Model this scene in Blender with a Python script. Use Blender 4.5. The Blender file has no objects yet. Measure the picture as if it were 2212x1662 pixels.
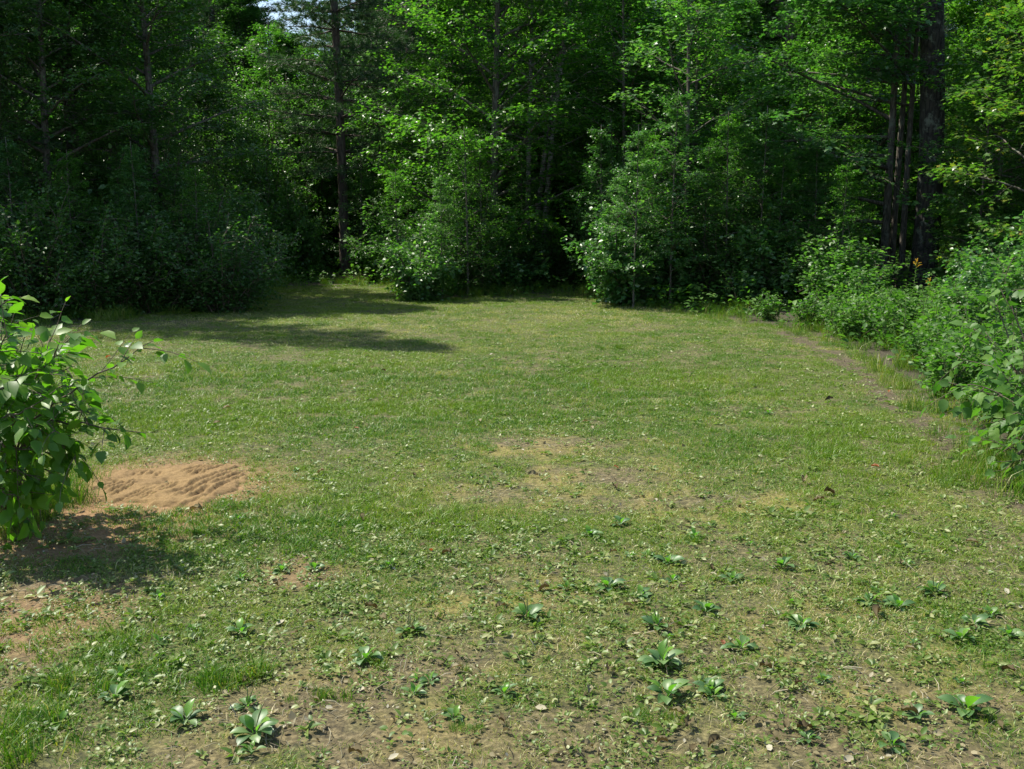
import bpy, math, random
import numpy as np
from mathutils import Vector, Matrix, Euler

# ------------------------------------------------------------------ camera, sky, sun, exposure
S = bpy.context.scene
COL = S.collection
R = math.radians
CAM_H, PITCH, FPX = 1.65, R(9.54), 2268.0      # pixel space of measurements: 2212 x 1662
cam_d = bpy.data.cameras.new('camera'); cam = bpy.data.objects.new('camera', cam_d); COL.objects.link(cam)
cam.location = (0, 0, CAM_H); cam.rotation_euler = (math.pi/2 - PITCH, 0, 0)
cam_d.sensor_fit = 'HORIZONTAL'; cam_d.sensor_width = 36; cam_d.lens = 36*FPX/2212
cam_d.clip_start = .05; cam_d.clip_end = 2000
S.camera = cam
SUN_AZ, SUN_EL = R(-60), R(55)                  # azimuth from +Y (view direction), negative = left
w = bpy.data.worlds.new('World'); S.world = w; w.use_nodes = True
nt = w.node_tree; nt.nodes.clear()
sky = nt.nodes.new('ShaderNodeTexSky'); sky.sky_type = 'NISHITA'; sky.sun_disc = False
sky.sun_elevation = SUN_EL; sky.sun_rotation = SUN_AZ
bg = nt.nodes.new('ShaderNodeBackground'); bg.inputs['Strength'].default_value = .12
wo = nt.nodes.new('ShaderNodeOutputWorld')
nt.links.new(sky.outputs[0], bg.inputs[0]); nt.links.new(bg.outputs[0], wo.inputs[0])
sd = bpy.data.lights.new('sun', 'SUN'); sun = bpy.data.objects.new('sun', sd); COL.objects.link(sun)
sd.energy = 4.6; sd.angle = R(.5); sd.color = (1, .965, .82)
sv = Vector((math.sin(SUN_AZ)*math.cos(SUN_EL), math.cos(SUN_AZ)*math.cos(SUN_EL), math.sin(SUN_EL)))
sun.rotation_euler = sv.to_track_quat('Z', 'Y').to_euler(); sun.location = sv*60
S.view_settings.view_transform = 'Standard'; S.view_settings.look = 'None'
S.view_settings.gamma = 1; S.view_settings.exposure = .82; S.view_settings.use_curve_mapping = False
S.render.engine = 'CYCLES'
S.cycles.max_bounces = 9; S.cycles.diffuse_bounces = 5; S.cycles.glossy_bounces = 2
S.cycles.transmission_bounces = 5; S.cycles.transparent_max_bounces = 4
S.cycles.caustics_reflective = False; S.cycles.caustics_refractive = False
S.cycles.sample_clamp_indirect = 4

cp, sp = math.cos(PITCH), math.sin(PITCH)
def G(u, v, z=0.):                               # point at height z seen at photo position (u, v)
    a, b = (u-1106)/FPX, (831-v)/FPX
    dy, dz = cp + sp*b, -sp + cp*b
    t = (z-CAM_H)/dz
    return np.array((a*t, dy*t, z))
def P(u, v, Y):                                  # point at forward distance Y seen at (u, v)
    a, b = (u-1106)/FPX, (831-v)/FPX
    t = Y/(cp + sp*b)
    return np.array((a*t, Y, CAM_H + (-sp + cp*b)*t))
def UX(u, Y, z=.9): return (u-1106)/FPX*(Y*cp + (CAM_H-z)*sp)

# ------------------------------------------------------------------ noise
def _h(ix, iy, s):
    n = (ix.astype(np.int64)*374761393 + iy.astype(np.int64)*668265263 + s*1442695041) & 0xffffffff
    n = ((n ^ (n >> 13))*1274126177) & 0xffffffff
    return ((n ^ (n >> 16)) & 0xffff)/65535.
def vnoise(x, y, s=0):
    x = np.asarray(x, float); y = np.asarray(y, float)
    ix, iy = np.floor(x), np.floor(y); fx, fy = x-ix, y-iy
    fx = fx*fx*(3-2*fx); fy = fy*fy*(3-2*fy)
    a, b, c, d = _h(ix, iy, s), _h(ix+1, iy, s), _h(ix, iy+1, s), _h(ix+1, iy+1, s)
    return (a*(1-fx)+b*fx)*(1-fy) + (c*(1-fx)+d*fx)*fy
def fbm(x, y, f=1., o=4, s=0):
    r = 0; a = .5; t = 0
    for k in range(o):
        r = r + a*vnoise(np.asarray(x)*f, np.asarray(y)*f, s+k*17); t += a; a *= .5; f *= 2.03
    return r/t
def sst(a, b, x):
    t = np.clip((np.asarray(x, float)-a)/(b-a), 0, 1); return t*t*(3-2*t)

# ------------------------------------------------------------------ mesh helpers
def mesh(name, V, F, m=None, attrs=None, smooth=True):
    V = np.asarray(V, np.float32).reshape(-1, 3); me = bpy.data.meshes.new(name)
    F = np.asarray(F, np.int32); k = F.shape[1]
    me.vertices.add(len(V)); me.vertices.foreach_set('co', V.ravel())
    me.loops.add(F.size); me.loops.foreach_set('vertex_index', F.ravel())
    me.polygons.add(len(F)); me.polygons.foreach_set('loop_start', np.arange(0, F.size, k, dtype=np.int32))
    me.update(calc_edges=True)
    if smooth: me.polygons.foreach_set('use_smooth', np.ones(len(F), bool))
    for n, a in (attrs or {}).items():
        at = me.attributes.new(n, 'FLOAT', 'POINT'); at.data.foreach_set('value', np.asarray(a, np.float32))
    if m: me.materials.append(m)
    return me
def link(name, data, parent=None, **props):
    o = bpy.data.objects.new(name, data); COL.objects.link(o)
    if parent: o.parent = parent
    for k, v in props.items(): o[k] = v
    return o
def thing(name, label, cat, loc=(0, 0, 0), rz=0., group=None, s=1.):
    o = link(name, None); o.location = loc; o.rotation_euler = (0, 0, rz); o.scale = (s,)*3
    o.empty_display_size = .2; o['label'] = label; o['category'] = cat
    if group: o['group'] = group
    return o
def copy_tree(src, loc, rz, s=1., label=None, group=None):
    c = src.copy(); COL.objects.link(c); c.location = loc; c.rotation_euler = (0, 0, rz)
    c.scale = s if hasattr(s, '__len__') else (s,)*3
    if label: c['label'] = label
    if group: c['group'] = group
    elif 'group' in c: del c['group']
    for ch in src.children:
        d = ch.copy(); COL.objects.link(d); d.parent = c
        for g in ch.children:
            e = g.copy(); COL.objects.link(e); e.parent = d
    return c

class Geo:                                       # gathers triangles
    def __init__(s): s.V = []; s.F = []; s.n = 0; s.A = []
    def add(s, V, F, a=None):
        V = np.asarray(V, float).reshape(-1, 3); F = np.asarray(F, int).reshape(-1, 3)
        s.V.append(V); s.F.append(F+s.n); s.n += len(V)
        s.A.append(np.full(len(V), .5) if a is None else np.broadcast_to(np.asarray(a, float), (len(V),)))
    def arrays(s): return np.concatenate(s.V), np.concatenate(s.F), np.concatenate(s.A)
    def obj(s, name, m, parent=None, **props):
        V, F, A = s.arrays(); return link(name, mesh(name, V, F, m, {'lv': A}), parent, **props)
    def me(s, name, m):
        V, F, A = s.arrays(); return mesh(name, V, F, m, {'lv': A})

def tube(pts, rad, n=6, cap=True):
    pts = np.asarray(pts, float); k = len(pts); rad = np.broadcast_to(np.asarray(rad, float), (k,))
    T = np.gradient(pts, axis=0); T /= np.linalg.norm(T, axis=1)[:, None]+1e-9
    ref = np.array((1., 0, 0)) if abs(T[0, 0]) < .8 else np.array((0, 1., 0))
    A = np.cross(T, ref); A /= np.linalg.norm(A, axis=1)[:, None]+1e-9; B = np.cross(T, A)
    th = np.arange(n)*2*math.pi/n
    V = pts[:, None] + rad[:, None, None]*(A[:, None]*np.cos(th)[None, :, None] + B[:, None]*np.sin(th)[None, :, None])
    i = np.arange(k-1)[:, None]*n; j = np.arange(n)[None]; j2 = (j+1) % n
    a, b, c, d = i+j, i+j2, i+n+j2, i+n+j
    F = np.concatenate([np.stack([a, b, c], -1).reshape(-1, 3), np.stack([a, c, d], -1).reshape(-1, 3)])
    V = V.reshape(-1, 3)
    if cap:
        V = np.vstack([V, pts[-1]+T[-1]*rad[-1]]); e = len(V)-1; o = (k-1)*n
        F = np.vstack([F, np.stack([o+np.arange(n), o+(np.arange(n)+1) % n, np.full(n, e)], -1)])
    return V, F

# leaf templates: (along, across, lift) per unit length / unit width
T_SM = (np.array([(0, 0, 0), (.42, .5, .10), (1, 0, -.06), (.42, -.5, .10)]), np.array([(0, 1, 2), (0, 2, 3)]))
T_MD = (np.array([(0, 0, 0), (.22, .42, .07), (.58, .44, .06), (1, 0, -.14), (.58, -.44, .06), (.22, -.42, .07), (.45, 0, 0)]),
        np.array([(0, 1, 6), (1, 2, 6), (2, 3, 6), (6, 3, 4), (6, 4, 5), (6, 5, 0)]))
T_MP = (np.array([(0, 0, 0), (.12, .42, .05), (.40, .26, .02), (.62, .58, .05), (.62, .20, .0), (1, 0, -.10), (.62, -.20, .0), (.62, -.58, .05), (.40, -.26, .02), (.12, -.42, .05)]),
        np.array([(0, 1, 2), (0, 2, 8), (0, 8, 9), (2, 3, 4), (2, 4, 8), (4, 6, 8), (4, 5, 6), (6, 7, 8)]))
def leaves(rng, base, d, nrm, L, W, T=T_SM):
    """vectorised leaves: base/d/nrm (N,3), L/W (N,)"""
    N = len(base); d = d/(np.linalg.norm(d, axis=1)[:, None]+1e-9)
    s = np.cross(nrm, d); s /= np.linalg.norm(s, axis=1)[:, None]+1e-9; n = np.cross(d, s)
    t, f = T
    V = base[:, None] + d[:, None]*(t[None, :, 0, None]*L[:, None, None]) + s[:, None]*(t[None, :, 1, None]*W[:, None, None]) + n[:, None]*(t[None, :, 2, None]*L[:, None, None])
    F = f[None] + (np.arange(N)*len(t))[:, None, None]
    A = np.repeat(rng.random(N), len(t))
    return V.reshape(-1, 3), F.reshape(-1, 3), A

# ------------------------------------------------------------------ materials
def newmat(name):
    m = bpy.data.materials.new(name); m.use_nodes = True; n = m.node_tree
    for x in list(n.nodes): n.nodes.remove(x)
    return m, n, n.nodes.new('ShaderNodeOutputMaterial')
def nd(n, t, **kw):
    x = n.nodes.new(t)
    for k, v in kw.items():
        if k in x.inputs: x.inputs[k].default_value = v
        else: setattr(x, k, v)
    return x
def ramp(n, src, stops):
    r = n.nodes.new('ShaderNodeValToRGB'); e = r.color_ramp.elements
    while len(e) < len(stops): e.new(.5)
    for i, (p, c) in enumerate(stops): e[i].position = p; e[i].color = (*c, 1)
    n.links.new(src, r.inputs[0]); return r.outputs[0]
def mixc(n, fac, a, b, mode='MIX'):
    x = n.nodes.new('ShaderNodeMix'); x.data_type = 'RGBA'; x.blend_type = mode
    for k, s in ((0, fac), (6, a), (7, b)):
        if isinstance(s, (int, float)): x.inputs[k].default_value = s
        elif isinstance(s, tuple): x.inputs[k].default_value = (*s, 1)
        else: n.links.new(s, x.inputs[k])
    return x.outputs[2]
def vattr(n, name, kind='GEOMETRY'):
    x = n.nodes.new('ShaderNodeAttribute'); x.attribute_name = name; x.attribute_type = kind; return x.outputs['Fac']
def mth(n, op, a, b=0., clamp=False):
    x = n.nodes.new('ShaderNodeMath'); x.operation = op; x.use_clamp = clamp
    for k, s in ((0, a), (1, b)):
        if isinstance(s, (int, float)): x.inputs[k].default_value = s
        else: n.links.new(s, x.inputs[k])
    return x.outputs[0]

def leafmat(name, stops, trans=.38, tcol=(1.3, 1.85, .62), rough=.36, spec=.5, objvar=.35, accent=None):
    """stops: colours from dark to light picked per leaf"""
    m, n, out = newmat(name); lv = vattr(n, 'lv')
    oi = n.nodes.new('ShaderNodeObjectInfo')
    f = mth(n, 'ADD', lv, mth(n, 'MULTIPLY', mth(n, 'SUBTRACT', oi.outputs['Random'], .5), objvar), True)
    c = ramp(n, f, stops)
    if accent: c = mixc(n, mth(n, 'GREATER_THAN', lv, accent[0]), c, accent[1])
    p = nd(n, 'ShaderNodeBsdfPrincipled', Roughness=rough); p.inputs['Specular IOR Level'].default_value = spec
    n.links.new(c, p.inputs['Base Color'])
    t = nd(n, 'ShaderNodeBsdfTranslucent'); n.links.new(mixc(n, 1., c, tcol, 'MULTIPLY'), t.inputs['Color'])
    mx = nd(n, 'ShaderNodeMixShader'); mx.inputs[0].default_value = trans
    n.links.new(p.outputs[0], mx.inputs[1]); n.links.new(t.outputs[0], mx.inputs[2]); n.links.new(mx.outputs[0], out.inputs[0])
    return m

M = {}
M['broad'] = leafmat('broadleaf_green', [(0, (.038, .105, .024)), (.5, (.060, .15, .032)), (1, (.105, .205, .044))], trans=.45, rough=.42, spec=.5)
M['bright'] = leafmat('maple_leaf_bright', [(0, (.050, .135, .022)), (.55, (.088, .20, .030)), (1, (.155, .27, .040))], trans=.48)
M['maple'] = leafmat('maple_leaf', [(0, (.045, .125, .032)), (.6, (.085, .19, .055)), (1, (.17, .28, .08))], trans=.44, rough=.40, spec=1.)
M['dark'] = leafmat('shrub_leaf_dark', [(0, (.040, .100, .022)), (.6, (.060, .14, .030)), (1, (.10, .185, .038))], trans=.40, rough=.42, spec=.55)
M['gloss'] = leafmat('glossy_shrub_leaf', [(0, (.060, .135, .034)), (.6, (.095, .195, .048)), (1, (.15, .25, .065))], trans=.48, rough=.42, spec=.7)
M['yellow'] = leafmat('yellowing_leaf', [(0, (.055, .135, .025)), (.5, (.09, .18, .035)), (.92, (.15, .22, .04)), (1, (.27, .23, .04))], trans=.45)
M['needle'] = leafmat('pine_needle', [(0, (.036, .085, .034)), (.6, (.055, .12, .042)), (1, (.085, .16, .048))], trans=.2, rough=.45, spec=.4)
M['near'] = leafmat('near_shrub_leaf', [(0, (.075, .17, .016)), (.6, (.125, .24, .022)), (1, (.20, .30, .03))], trans=.48, rough=.44, objvar=.9, spec=.55)
M['plantain'] = leafmat('plantain_leaf', [(0, (.045, .11, .026)), (.6, (.075, .155, .038)), (1, (.12, .20, .055))], trans=.22, rough=.48, spec=.7, objvar=.9)
M['plantain_new'] = leafmat('plantain_young_leaf', [(0, (.10, .22, .03)), (1, (.16, .30, .04))], trans=.4, rough=.36, spec=.5)
M['herb'] = leafmat('herb_leaf', [(0, (.055, .135, .022)), (.6, (.085, .18, .032)), (1, (.14, .245, .045))], trans=.40, rough=.5, spec=.38)
M['cover'] = leafmat('cover_leaf', [(0, (.065, .125, .014)), (.45, (.115, .18, .026)), (.8, (.18, .23, .055)), (1, (.30, .31, .13))], trans=.28, rough=.45, spec=.4, objvar=.6)
M['litter'] = leafmat('dry_leaf', [(0, (.08, .06, .03)), (.4, (.19, .16, .085)), (.8, (.31, .27, .17)), (1, (.44, .40, .30))], trans=.15, tcol=(1.2, 1., .6), rough=.7, spec=.12)
M['rust'] = leafmat('rust_dry_leaf', [(0, (.22, .075, .03)), (1, (.34, .14, .05))], trans=.3, tcol=(1.4, 1., .6), rough=.5, spec=.3)
M['flower'] = leafmat('goldenrod_flower', [(0, (.45, .25, .02)), (1, (.65, .42, .03))], trans=.3, tcol=(1.2, 1., .5), rough=.6, spec=.2)

def grassmat():
    m, n, out = newmat('grass_blade'); lv = vattr(n, 'lv'); tint = vattr(n, 'tint', 'INSTANCER'); hue = vattr(n, 'hue', 'INSTANCER')
    f = mth(n, 'ADD', mth(n, 'SUBTRACT', mth(n, 'MULTIPLY', lv, .85), .14), mth(n, 'MULTIPLY', tint, .60), True)
    c = ramp(n, f, [(0, (.042, .135, .008)), (.3, (.085, .20, .012)), (.56, (.14, .24, .020)), (.78, (.28, .285, .065)), (1, (.54, .47, .27))])
    c = mixc(n, mth(n, 'MULTIPLY', hue, .55), c, (.19, .28, .018))
    p = nd(n, 'ShaderNodeBsdfPrincipled', Roughness=.42); p.inputs['Specular IOR Level'].default_value = .32
    n.links.new(c, p.inputs['Base Color'])
    t = nd(n, 'ShaderNodeBsdfTranslucent'); n.links.new(mixc(n, 1., c, (1.5, 1.6, .6), 'MULTIPLY'), t.inputs['Color'])
    mx = nd(n, 'ShaderNodeMixShader'); mx.inputs[0].default_value = .3
    n.links.new(p.outputs[0], mx.inputs[1]); n.links.new(t.outputs[0], mx.inputs[2]); n.links.new(mx.outputs[0], out.inputs[0])
    return m
M['grass'] = grassmat()

def barkmat(name, dark, light, lichen=None, sc=9., stretch=.22, bump=.6, amt=.55):
    m, n, out = newmat(name); tc = n.nodes.new('ShaderNodeTexCoord')
    mp = nd(n, 'ShaderNodeMapping'); mp.inputs['Scale'].default_value = (1, 1, stretch); n.links.new(tc.outputs['Object'], mp.inputs[0])
    a = nd(n, 'ShaderNodeTexVoronoi', Scale=sc*2.2); a.feature = 'DISTANCE_TO_EDGE'; n.links.new(mp.outputs[0], a.inputs['Vector'])
    b = nd(n, 'ShaderNodeTexNoise', Scale=sc*3, Detail=6.); n.links.new(mp.outputs[0], b.inputs['Vector'])
    h = mth(n, 'ADD', mth(n, 'MULTIPLY', a.outputs['Distance'], 1.6), mth(n, 'MULTIPLY', b.outputs['Fac'], .7))
    c = ramp(n, h, [(.25, dark), (.75, light)])
    if lichen:
        l = nd(n, 'ShaderNodeTexNoise', Scale=5., Detail=9., Roughness=.7); n.links.new(tc.outputs['Object'], l.inputs['Vector'])
        c = mixc(n, mth(n, 'MULTIPLY', ramp_f(n, l.outputs['Fac'], .52, .64), amt), c, lichen)
    p = nd(n, 'ShaderNodeBsdfPrincipled', Roughness=.85); n.links.new(c, p.inputs['Base Color'])
    bp = nd(n, 'ShaderNodeBump', Strength=bump, Distance=.02); n.links.new(h, bp.inputs['Height']); n.links.new(bp.outputs[0], p.inputs['Normal'])
    n.links.new(p.outputs[0], out.inputs[0]); return m
def ramp_f(n, src, a, b):
    x = n.nodes.new('ShaderNodeMapRange'); x.interpolation_type = 'SMOOTHSTEP'
    x.inputs[1].default_value = a; x.inputs[2].default_value = b; n.links.new(src, x.inputs[0]); return x.outputs[0]
M['bark'] = barkmat('grey_bark', (.035, .028, .022), (.15, .125, .10), (.22, .24, .19))
M['bark_big'] = barkmat('rough_old_bark', (.010, .008, .007), (.060, .050, .040), (.26, .28, .22), sc=7, bump=1., amt=.6)
M['bark_pine'] = barkmat('pine_bark', (.04, .028, .02), (.14, .10, .08), (.15, .145, .115), sc=8, amt=.4)
M['twig'] = barkmat('brown_twig', (.07, .05, .035), (.16, .12, .09), sc=20, bump=.2)
M['stem'] = leafmat('green_stem', [(0, (.09, .12, .04)), (1, (.14, .16, .06))], trans=.05, rough=.6)
M['deadwood'] = barkmat('bleached_twig', (.22, .18, .15), (.40, .35, .30), sc=20, bump=.2)
def birchmat():
    m, n, out = newmat('birch_bark'); tc = n.nodes.new('ShaderNodeTexCoord')
    mp = nd(n, 'ShaderNodeMapping'); mp.inputs['Scale'].default_value = (2, 2, 26); n.links.new(tc.outputs['Object'], mp.inputs[0])
    b = nd(n, 'ShaderNodeTexNoise', Scale=1.6, Detail=4.); n.links.new(mp.outputs[0], b.inputs['Vector'])
    c = ramp(n, b.outputs['Fac'], [(.36, (.05, .04, .035)), (.50, (.24, .215, .18)), (.75, (.42, .39, .34))])
    p = nd(n, 'ShaderNodeBsdfPrincipled', Roughness=.7); n.links.new(c, p.inputs['Base Color']); n.links.new(p.outputs[0], out.inputs[0]); return m
M['birch'] = birchmat()

def groundmat():
    m, n, out = newmat('soil_and_thatch'); tc = n.nodes.new('ShaderNodeTexCoord'); pos = tc.outputs['Object']
    a = nd(n, 'ShaderNodeTexNoise', Scale=2.2, Detail=8., Roughness=.65); n.links.new(pos, a.inputs['Vector'])
    b = nd(n, 'ShaderNodeTexNoise', Scale=38., Detail=6., Roughness=.7); n.links.new(pos, b.inputs['Vector'])
    v = nd(n, 'ShaderNodeTexVoronoi', Scale=90.); n.links.new(pos, v.inputs['Vector'])
    thatch = ramp(n, b.outputs['Fac'], [(.34, (.018, .024, .005)), (.5, (.068, .078, .016)), (.66, (.19, .18, .055))])
    soil = ramp(n, b.outputs['Fac'], [(.32, (.030, .022, .012)), (.5, (.11, .080, .040)), (.68, (.26, .20, .11))])
    moss = ramp(n, b.outputs['Fac'], [(.3, (.13, .11, .02)), (.7, (.34, .27, .07))])
    forest = ramp(n, b.outputs['Fac'], [(.3, (.022, .018, .011)), (.55, (.06, .045, .028)), (.75, (.13, .10, .06))])
    c = mixc(n, vattr(n, 'bare'), thatch, soil)
    c = mixc(n, mth(n, 'MULTIPLY', mth(n, 'MULTIPLY', vattr(n, 'moss'), .55), ramp_f(n, a.outputs['Fac'], .45, .62)), c, moss)
    c = mixc(n, ramp_f(n, v.outputs['Distance'], .12, .0), c, (.42, .36, .28))
    c = mixc(n, vattr(n, 'orange'), c, ramp(n, b.outputs['Fac'], [(.3, (.16, .085, .035)), (.7, (.36, .21, .10))]))
    c = mixc(n, vattr(n, 'woods'), c, forest)  # forest floor, and the path's dark dirt with painted shade
    p = nd(n, 'ShaderNodeBsdfPrincipled', Roughness=.95); n.links.new(c, p.inputs['Base Color'])
    bp = nd(n, 'ShaderNodeBump', Strength=.8, Distance=.012); n.links.new(b.outputs['Fac'], bp.inputs['Height'])
    n.links.new(bp.outputs[0], p.inputs['Normal']); n.links.new(p.outputs[0], out.inputs[0]); return m
M['ground'] = groundmat()
def sandmat():
    m, n, out = newmat('orange_sand'); tc = n.nodes.new('ShaderNodeTexCoord'); pos = tc.outputs['Object']
    a = nd(n, 'ShaderNodeTexNoise', Scale=5., Detail=6., Roughness=.6); n.links.new(pos, a.inputs['Vector'])
    b = nd(n, 'ShaderNodeTexNoise', Scale=110., Detail=5., Roughness=.7); n.links.new(pos, b.inputs['Vector'])
    c = ramp(n, a.outputs['Fac'], [(.3, (.14, .085, .030)), (.55, (.22, .14, .050)), (.75, (.29, .19, .078))])
    c = mixc(n, .5, c, ramp(n, b.outputs['Fac'], [(.3, (.11, .058, .022)), (.7, (.36, .23, .10))]))
    p = nd(n, 'ShaderNodeBsdfPrincipled', Roughness=.95); n.links.new(c, p.inputs['Base Color'])
    bp = nd(n, 'ShaderNodeBump', Strength=.7, Distance=.006); n.links.new(b.outputs['Fac'], bp.inputs['Height'])
    n.links.new(bp.outputs[0], p.inputs['Normal']); n.links.new(p.outputs[0], out.inputs[0]); return m
M['sand'] = sandmat()

# ------------------------------------------------------------------ ground
LAWN_PX = [(60, 712), (150, 700), (300, 688), (440, 672), (545, 652), (575, 634), (600, 622), (850, 620), (862, 640), (960, 648), (1130, 640), (1290, 638),
           (1340, 662), (1500, 682), (1700, 716), (1790, 745), (1880, 800), (1980, 890), (2100, 985), (2212, 1065), (2330, 1140)]
LAWN = np.array([(-16, 14.)] + [tuple(G(u, v)[:2]) for u, v in LAWN_PX] + [(4.2, 3.2), (5, 0), (5.5, -7), (-16, -7)])
def inpoly(x, y, poly=LAWN):
    x = np.asarray(x, float); y = np.asarray(y, float); r = np.zeros(x.shape, bool); n = len(poly)
    for i in range(n):
        x1, y1 = poly[i]; x2, y2 = poly[(i+1) % n]
        if y1 == y2: continue
        c = ((y1 > y) != (y2 > y)) & (x < (x2-x1)*(y-y1)/(y2-y1)+x1); r ^= c
    return r
def polydist(x, y, poly=LAWN):
    x = np.asarray(x, float); y = np.asarray(y, float); d = np.full(x.shape, 1e9); n = len(poly)
    for i in range(n):
        a = poly[i]; b = poly[(i+1) % n]; e = b-a; t = np.clip(((x-a[0])*e[0]+(y-a[1])*e[1])/(e@e+1e-9), 0, 1)
        d = np.minimum(d, np.hypot(x-a[0]-t*e[0], y-a[1]-t*e[1]))
    return np.where(inpoly(x, y, poly), d, -d)
def spot(x, y, u, v, ru, rv, soft=.5):
    """soft ellipse on the ground, centred where (u,v) meets the ground, radii in metres"""
    c = G(u, v); q = np.sqrt(((x-c[0])/ru)**2+((y-c[1])/rv)**2)
    return 1-sst(1-soft, 1+soft, q)
PATH = np.array([G(u, v)[:2] for u, v in ((1700, 722), (1790, 762), (1850, 805), (1905, 850), (1975, 905), (2050, 960), (2130, 1020), (2230, 1100), (2330, 1170))])
def pathdist(x, y):
    d = np.full(np.shape(x), 1e9)
    for a, b in zip(PATH[:-1], PATH[1:]):
        e = b-a; t = np.clip(((x-a[0])*e[0]+(y-a[1])*e[1])/(e@e), 0, 1); d = np.minimum(d, np.hypot(x-a[0]-t*e[0], y-a[1]-t*e[1]))
    return d
SAND_C = G(345, 1040); SAND_POLY_PX = [(150, 1035), (215, 1010), (330, 1002), (430, 993), (500, 996), (530, 1020), (525, 1050), (470, 1068), (440, 1090), (330, 1092), (300, 1082), (235, 1086), (160, 1075)]
SAND = np.array([G(u, v)[:2] for u, v in SAND_POLY_PX])
def sandmask(x, y):
    d = polydist(x, y, SAND) + .26*(fbm(x, y, 5, 4, 5)-.5); return sst(-.04, .07, d)
def bare_f(x, y):
    n1 = fbm(x, y, 1.1, 4, 3); n2 = fbm(x, y, 4.5, 4, 9)
    b = sst(.53, .72, n1*.5+n2*.5+.02)*.40
    near = 1-sst(3.2, 5.6, y)
    b = np.maximum(b, near*sst(.40, .60, n2)*sst(-1.6, -.6, x)*.42)
    for u, v, ru, rv, k in ((760, 1560, .55, .5, 1), (900, 1520, .5, .5, .9), (560, 1640, .4, .25, .9), (1180, 1620, .6, .35, .8), (2000, 1590, .7, .35, .95), (1750, 1480, .5, .35, .7),
                            (1160, 960, .55, .35, .95), (1250, 1020, .55, .35, .9), (1090, 1050, .35, .3, .7), (1400, 1080, .9, .22, .7), (1600, 1240, .35, .8, .6), (1780, 1180, .25, .5, .6),
                            (1120, 1230, .4, .6, .65), (1480, 1400, .45, .45, .6), (760, 895, .5, .12, .8), (690, 860, .4, .12, .6), (60, 1310, .45, .55, .95), (220, 1255, .3, .18, .85),
                            (90, 1165, .5, .35, 1), (0, 1420, .25, .5, .7), (640, 1235, .2, .25, .8), (1630, 885, .5, .2, .5), (2120, 1250, .4, .25, .5), (2180, 1140, .3, .4, .7)):
        b = np.maximum(b, spot(x, y, u, v, ru, rv, .45)*k*.85*sst(.28, .56, n2+.06))
    pd = pathdist(x, y); b = np.maximum(b, .9*(1-sst(.05, .26, pd))*sst(.30, .62, n2+.08))
    b = np.maximum(b, (1-sst(0, .25, np.abs(polydist(x, y, SAND))))*.6*sst(.3, .6, n2))
    return np.clip(b, 0, 1)
def orange_f(x, y):
    return np.clip(spot(x, y, 100, 1150, .75, .5)*.8 + spot(x, y, 330, 1045, .75, .75)*.9 + spot(x, y, 40, 1340, .4, .4)*.5 + spot(x, y, 640, 1235, .2, .2)*.4, 0, 1)
def moss_f(x, y):
    return np.clip(spot(x, y, 1170, 990, 1., .8, .6) + spot(x, y, 1420, 1090, 1.4, .35)+spot(x, y, 1100, 1290, .5, .5)+.6*spot(x, y, 1800, 1400, .6, .6)+.5*spot(x, y, 760, 1520, .6, .5), 0, 1)
def ground_z(x, y):
    x = np.asarray(x, float); y = np.asarray(y, float)
    z = .05*(fbm(x, y, .35, 2, 21)-.5) + .022*(fbm(x, y, 2.2, 3, 22)-.5)*(1-sst(20, 40, y))
    r = polydist(x, y); z = z + .12*sst(0, 5, -r)*fbm(x, y, .6, 3, 30)
    z = z + .010*(fbm(x, y, 11, 2, 23)-.5)
    m = np.exp(-(((x-SAND_C[0])/1.0)**2+((y-SAND_C[1])/.9)**2)**2); return z*(1-m) - .03*m
def axis(a, b, fine0, fine1, st):
    f = list(np.arange(fine0, fine1, st)); s = st; x = fine1; up = []
    while x < b: up.append(x); s *= 1.12; x += s
    up.append(b); s = st; x = fine0-st; dn = []
    while x > a: dn.append(x); s *= 1.12; x -= s
    dn.append(a); return np.array(dn[::-1]+f+up)
gx = axis(-320, 320, -7, 7, .05); gy = axis(-40, 600, 1.5, 14, .05)
XX, YY = np.meshgrid(gx, gy); nx, ny = len(gx), len(gy)
x, y = XX.ravel(), YY.ravel(); z = ground_z(x, y)
i = (np.arange(ny-1)[:, None]*nx+np.arange(nx-1)[None]).ravel()
pd = polydist(x, y) + .35*(fbm(x, y, 2.5, 3, 40)-.5)
ground = link('ground', mesh('ground', np.stack([x, y, z], 1), np.stack([i, i+1, i+nx+1, i+nx], 1), M['ground'],
              {'bare': bare_f(x, y), 'moss': moss_f(x, y), 'orange': orange_f(x, y), 'woods': np.maximum(1-sst(-.45, .1, pd), .6*(1-sst(.02, .28, pathdist(x, y)))*sst(.3, .6, fbm(x, y, 4.5, 4, 9)+.08))}), kind='structure')  # woods mask also darkens the path: dark dirt plus shade put into colour
def gz(x, y): return float(ground_z(np.array([x]), np.array([y]))[0])

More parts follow.
